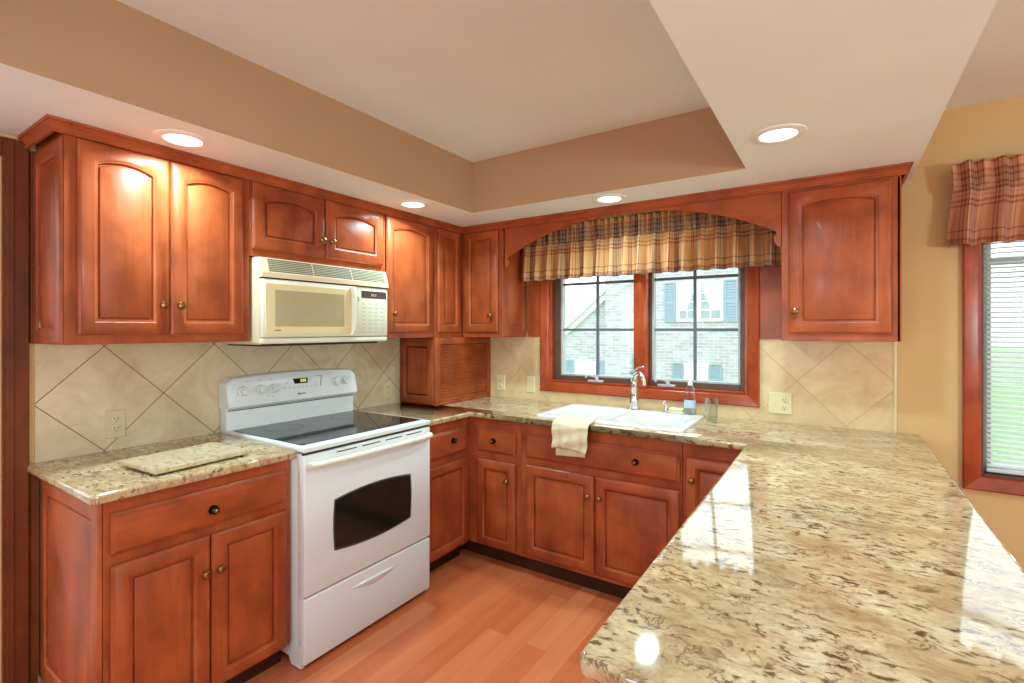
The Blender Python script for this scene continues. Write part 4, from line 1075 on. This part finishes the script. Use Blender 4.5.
# ------------------------------------------------------------------ dining window + blind
w2 = sroot('window_2', (3.7, 0, 1.4), 'cherry-cased dining window at the right edge')
mv, mh = MB(), MB(); casing(mv, mh, 3.021, 4.362, 0.690, 2.152, 0.063)
obj('casing_jamb', mv, M['casing_z'], w2, 25); obj('casing_rail', mh, M['casing_x'], w2, 25)
obj('jamb_liner', frame_rect(MB(), 3.083, 4.30, 0.752, 2.09, 0.012, 0.0005, 0.119), M['sash'], w2)
mb = frame_rect(MB(), 3.096, 4.287, 0.765, 2.077, 0.035, 0.060, 0.100, 0.002)
s = obj('sash', mb, M['bead'], w2)
obj('meeting_rail', MB().box((3.131, 0.065, 1.715), (4.252, 0.095, 1.745)), M['bead'], s)
obj('pane', MB().box((3.131, 0.0785, 0.80), (4.252, 0.0815, 1.7145)).box((3.131, 0.0785, 1.7455), (4.252, 0.0815, 2.041)), M['pane'], s, 0)
t = thing('window_blind', (3.7, 0.035, 2.06), 'white horizontal mini blind hanging inside the dining window', 'blind')
obj('head_rail', MB().box((3.105, 0.020, 2.045), (4.28, 0.048, 2.076), 0.003), M['blind'], t)
mb = MB(); ns = 56
for k in range(ns):
    z = 0.800 + k * (2.035 - 0.800) / (ns - 1); tl = 0.0055
    mb.loops([[Vector((3.110, 0.023, z - tl)), Vector((4.275, 0.023, z - tl)), Vector((4.275, 0.0345, z + 0.002)), Vector((3.110, 0.0345, z + 0.002))], [Vector((3.110, 0.0345, z + 0.0026)), Vector((4.275, 0.0345, z + 0.0026)), Vector((4.275, 0.046, z + tl)), Vector((3.110, 0.046, z + tl))]])
obj('slats', mb, M['blind'], t, 0)
mb = MB()
for xx in (3.30, 3.70, 4.10): mb.box((xx - 0.0008, 0.0228, 0.785), (xx + 0.0008, 0.0236, 2.045))
obj('ladder_cords', mb, M['blind'], t, 0)
obj('bottom_rail', MB().box((3.108, 0.022, 0.770), (4.277, 0.047, 0.788), 0.003), M['blind'], t)

# ------------------------------------------------------------------ patio door on the left
d1 = sroot('door_1', (0, -3.4, 0), 'dark-cased glass patio door at the far left')
mb = MB()
for (y0, y1, z0, z1) in ((-2.572, -2.500, 0.0005, 2.118), (-4.375, -4.303, 0.0005, 2.118)):
    mb.box((0.0005, y0, z0), (0.018, y1, z1), 0.003, 1); mb.box((0.018, y0 + 0.008, z0), (0.024, y0 + 0.030, z1 - 0.008), 0.002, 1)
mb.box((0.0005, -4.303, 2.048), (0.018, -2.572, 2.118), 0.003, 1)
obj('casing', mb, M['door_wood'], d1)
mb = MB(); mb.box((-0.118, -2.60, 0.0005), (-0.0005, -2.5755, 2.049)); mb.box((-0.118, -4.2995, 0.0005), (-0.0005, -4.275, 2.049)); mb.box((-0.118, -4.275, 2.02), (-0.0005, -2.60, 2.049))
obj('jamb', mb, M['white_vinyl'], d1)
for (y0, y1, x0) in ((-3.47, -2.602, -0.055), (-4.273, -3.40, -0.105)):
    mb = MB(); w = 0.07
    mb.box((x0, y0, 0.03), (x0 + 0.045, y0 + w, 2.018), 0.003, 1); mb.box((x0, y1 - w, 0.03), (x0 + 0.045, y1, 2.018), 0.003, 1); mb.box((x0, y0 + w, 0.03), (x0 + 0.045, y1 - w, 0.12), 0.003, 1); mb.box((x0, y0 + w, 1.945), (x0 + 0.045, y1 - w, 2.018), 0.003, 1)
    s = obj('sash', mb, M['white_vinyl'], d1)
    obj('pane', MB().box((x0 + 0.02, y0 + w, 0.12), (x0 + 0.024, y1 - w, 1.945)), M['pane'], s, 0)

# ------------------------------------------------------------------ outdoors
struct('lawn', MB().box((-60, 0.3, -0.75), (70, 80, -0.6)), M['lawn'], 'lawn outside')
struct('ground_unseen', MB().box((-60, -60, -0.75), (-0.4, 0.3, -0.6)), plain('neutral_grey_ground', srgb(150, 144, 136), 0.8), 'unseen grey ground outside the patio door, added against green bounce')  # unseen ground, kept grey so no green light bounces indoors
HY = 13.0
h = thing('neighbor_house', (-2.0, HY, -0.6), 'pale brick house with blue-grey shutters seen through the sink window', 'house')
obj('brick_wall', MB().box((-4.19, HY, -0.6), (3.2, HY + 5, 4.2)), M['brick'], h, 0)
# lower gable wing to the left, set back a little
mb = MB()
mb.prism([Vector((-9.0, HY + 0.25, -0.6)), Vector((-4.192, HY + 0.25, -0.6)), Vector((-4.192, HY + 0.25, 2.72)), Vector((-5.80, HY + 0.25, 1.40)), Vector((-9.0, HY + 0.25, 1.40))], (0, 3, 0))
obj('gable_wall', mb, M['brick'], h, 0)
def slope_board(x0, z0, x1, z1, y0, y1, th):
    d = Vector((x1 - x0, 0, z1 - z0)).normalized(); n = Vector((-d.z, 0, d.x))
    a, b = Vector((x0, y0, z0)), Vector((x1, y0, z1))
    return MB().prism([a, b, b + n * th, a + n * th], (0, y1 - y0, 0))
obj('rake_board', slope_board(-5.95, 1.30, -4.194, 2.74, HY + 0.02, HY + 0.24, 0.22), M['ext_white'], h, 0)
obj('rake_board', slope_board(-5.75, 1.22, -4.194, 2.50, HY + 0.12, HY + 0.245, 0.11), M['ext_white'], h, 0)
obj('roof', MB().prism([Vector((-9, HY + 3.6, 1.3)), Vector((-4.194, HY + 3.6, 1.3)), Vector((-4.194, HY + 4.8, 3.4)), Vector((-9, HY + 4.8, 3.4))], (0, 0.3, -0.1)), M['brick'], h, 0)
obj('dormer', MB().box((-6.45, HY + 3.3, 1.4), (-5.3, HY + 3.55, 3.25), 0.01), M['ext_white'], h)
obj('dormer_cornice', MB().box((-6.85, HY + 3.2, 3.14), (-4.7, HY + 3.32, 3.40), 0.02), M['ext_white'], h)
def house_window(x0, x1, z0, z1, lites, shutters=True, y=HY, drape=False):
    mb = MB(); w = 0.09; ya, yb = y - 0.06, y - 0.002
    frame_rect(mb, x0, x1, z0, z1, w, ya, yb, 0.004)
    xm = (x0 + x1) / 2
    if lites > 1: mb.box((xm - 0.13, ya, z0 + w), (xm + 0.05, yb, z1 - w))
    f = obj('window_frame', mb, M['ext_white'], h)
    obj('window_glass', MB().box((x0 + w, y - 0.02, z0 + w), (x1 - w, y - 0.004, z1 - w)), M['house_glass'] if drape else M['curtain_lace'], f, 0)
    mb = MB(); nx = 2
    spans = ((x0 + w, xm - 0.13), (xm + 0.05, x1 - w)) if lites > 1 else ((x0 + w, x1 - w),)
    for (a, b) in spans:
        c = (a + b) / 2; mb.box((c - 0.018, y - 0.045, z0 + w), (c + 0.018, y - 0.022, z1 - w))
        for k in range(1, 4):
            zz = z0 + w + (z1 - z0 - 2 * w) * k / 4; mb.box((a, y - 0.045, zz - 0.018), (b, y - 0.022, zz + 0.018))
    if drape or lites > 1: obj('muntins', mb, M['ext_white'], f, 0)
    if drape:
        for (a, b, sgn) in ((spans[0][0], spans[0][1], 1), (spans[1][0], spans[1][1], -1)):
            L = []
            for k in range(13):
                s_ = k / 12; zt_ = z1 - w - (z1 - z0 - 2 * w) * s_
                wd = (b - a) * (1.0 - 0.85 * s_ ** 1.3)
                x_in = a + wd if sgn > 0 else b - wd; x_out = a if sgn > 0 else b
                L.append([Vector((x_out, y - 0.0215, zt_)), Vector((x_in, y - 0.0215, zt_)), Vector((x_in, y - 0.0195, zt_)), Vector((x_out, y - 0.0195, zt_))])
            obj('drape', MB().loops(L[:10]), M['curtain_lace'], f, 0)
    if shutters:
        sw = 0.36 if z1 > 1.5 else 0.34
        for (a, b) in ((x0 - sw - 0.03, x0 - 0.02), (x1 + 0.02, x1 + sw + 0.03)):
            mb = MB(); frame_rect(mb, a, b, z0 - 0.02, z1 + 0.02, 0.05, y - 0.05, y - 0.004, 0.004); mb.box((a + 0.05, y - 0.04, (z0 + z1) / 2 - 0.03), (b - 0.05, y - 0.004, (z0 + z1) / 2 + 0.03))
            n_ = 14
            for k in range(n_):
                za = z0 + 0.04 + (z1 - z0 - 0.08) * k / n_; mb.box((a + 0.05, y - 0.035, za), (b - 0.05, y - 0.012, za + (z1 - z0 - 0.08) / n_ * 0.8))
            obj('shutter', mb, M['shutter'], h, 0)
house_window(-1.753, -0.365, 1.66, 2.90, 2, True, HY, True)
house_window(-1.53, -0.793, -0.85 + 0.30, 0.345, 1, True, HY)
house_window(-5.45, -4.62, -0.55, 0.29, 1, True, HY + 0.25)

# blue-green conifer in front of the brick wall
def bush(name, c, hgt, rad, mat, label, cat, n=420, seed=3, trunk=0.0, conical=True):
    rnd = random.Random(seed); t = thing(name, c, label, cat)
    mb = MB(); c = Vector(c)
    for k in range(n):
        s = rnd.random() ** 0.8; z = trunk + (hgt - trunk) * s
        rr = rad * ((1 - s) * 0.95 + 0.05 if conical else math.sqrt(max(0.02, 1 - (2 * s - 1) ** 2))) * rnd.random() ** 0.4
        a = rnd.uniform(0, 2 * math.pi); p = c + Vector((rr * math.cos(a), rr * math.sin(a), z))
        d = Vector((math.cos(a), math.sin(a), rnd.uniform(-0.3, 0.6))).normalized(); u = d.cross(Z).normalized(); w = u.cross(d)
        L = rnd.uniform(0.10, 0.2) * (hgt / 2 if not conical else 1); wd = L * 0.35
        mb.loops([[p, p + u * wd + d * L * 0.5 + w * 0.01, p + d * L, p - u * wd + d * L * 0.5 + w * 0.01], [p + w * 0.004, p + u * wd + d * L * 0.5 + w * 0.02, p + d * L + w * 0.004, p - u * wd + d * L * 0.5 + w * 0.02]])
    obj('foliage', mb, mat, t, 0)
    obj('trunk', MB().tube([c, c + Vector((0.02, 0, hgt * 0.45)), c + Vector((0, 0.02, hgt * 0.85))], [0.04 * hgt, 0.025 * hgt, 0.008 * hgt], 8), M['trunk'], t)
bush('conifer_shrub', (-1.56, 9.0, -0.6), 1.62, 0.42, M['leaf_teal'], 'blue-green pointed shrub outside the left sink window pane', 'shrub', 700, 4)
for i, (x, y, hh, rr, lab) in enumerate(((14.5, 24.0, 5.2, 2.6, 'grey-green round tree farther out beyond the dining window'), (21.0, 33.0, 7.0, 3.6, 'taller hazy tree far beyond the lawn at the right edge'))):
    bush('lawn_tree', (x, y, -0.6), hh, rr, M['leaf_tree'], lab, 'tree', 900, 11 + i, 1.2, False)
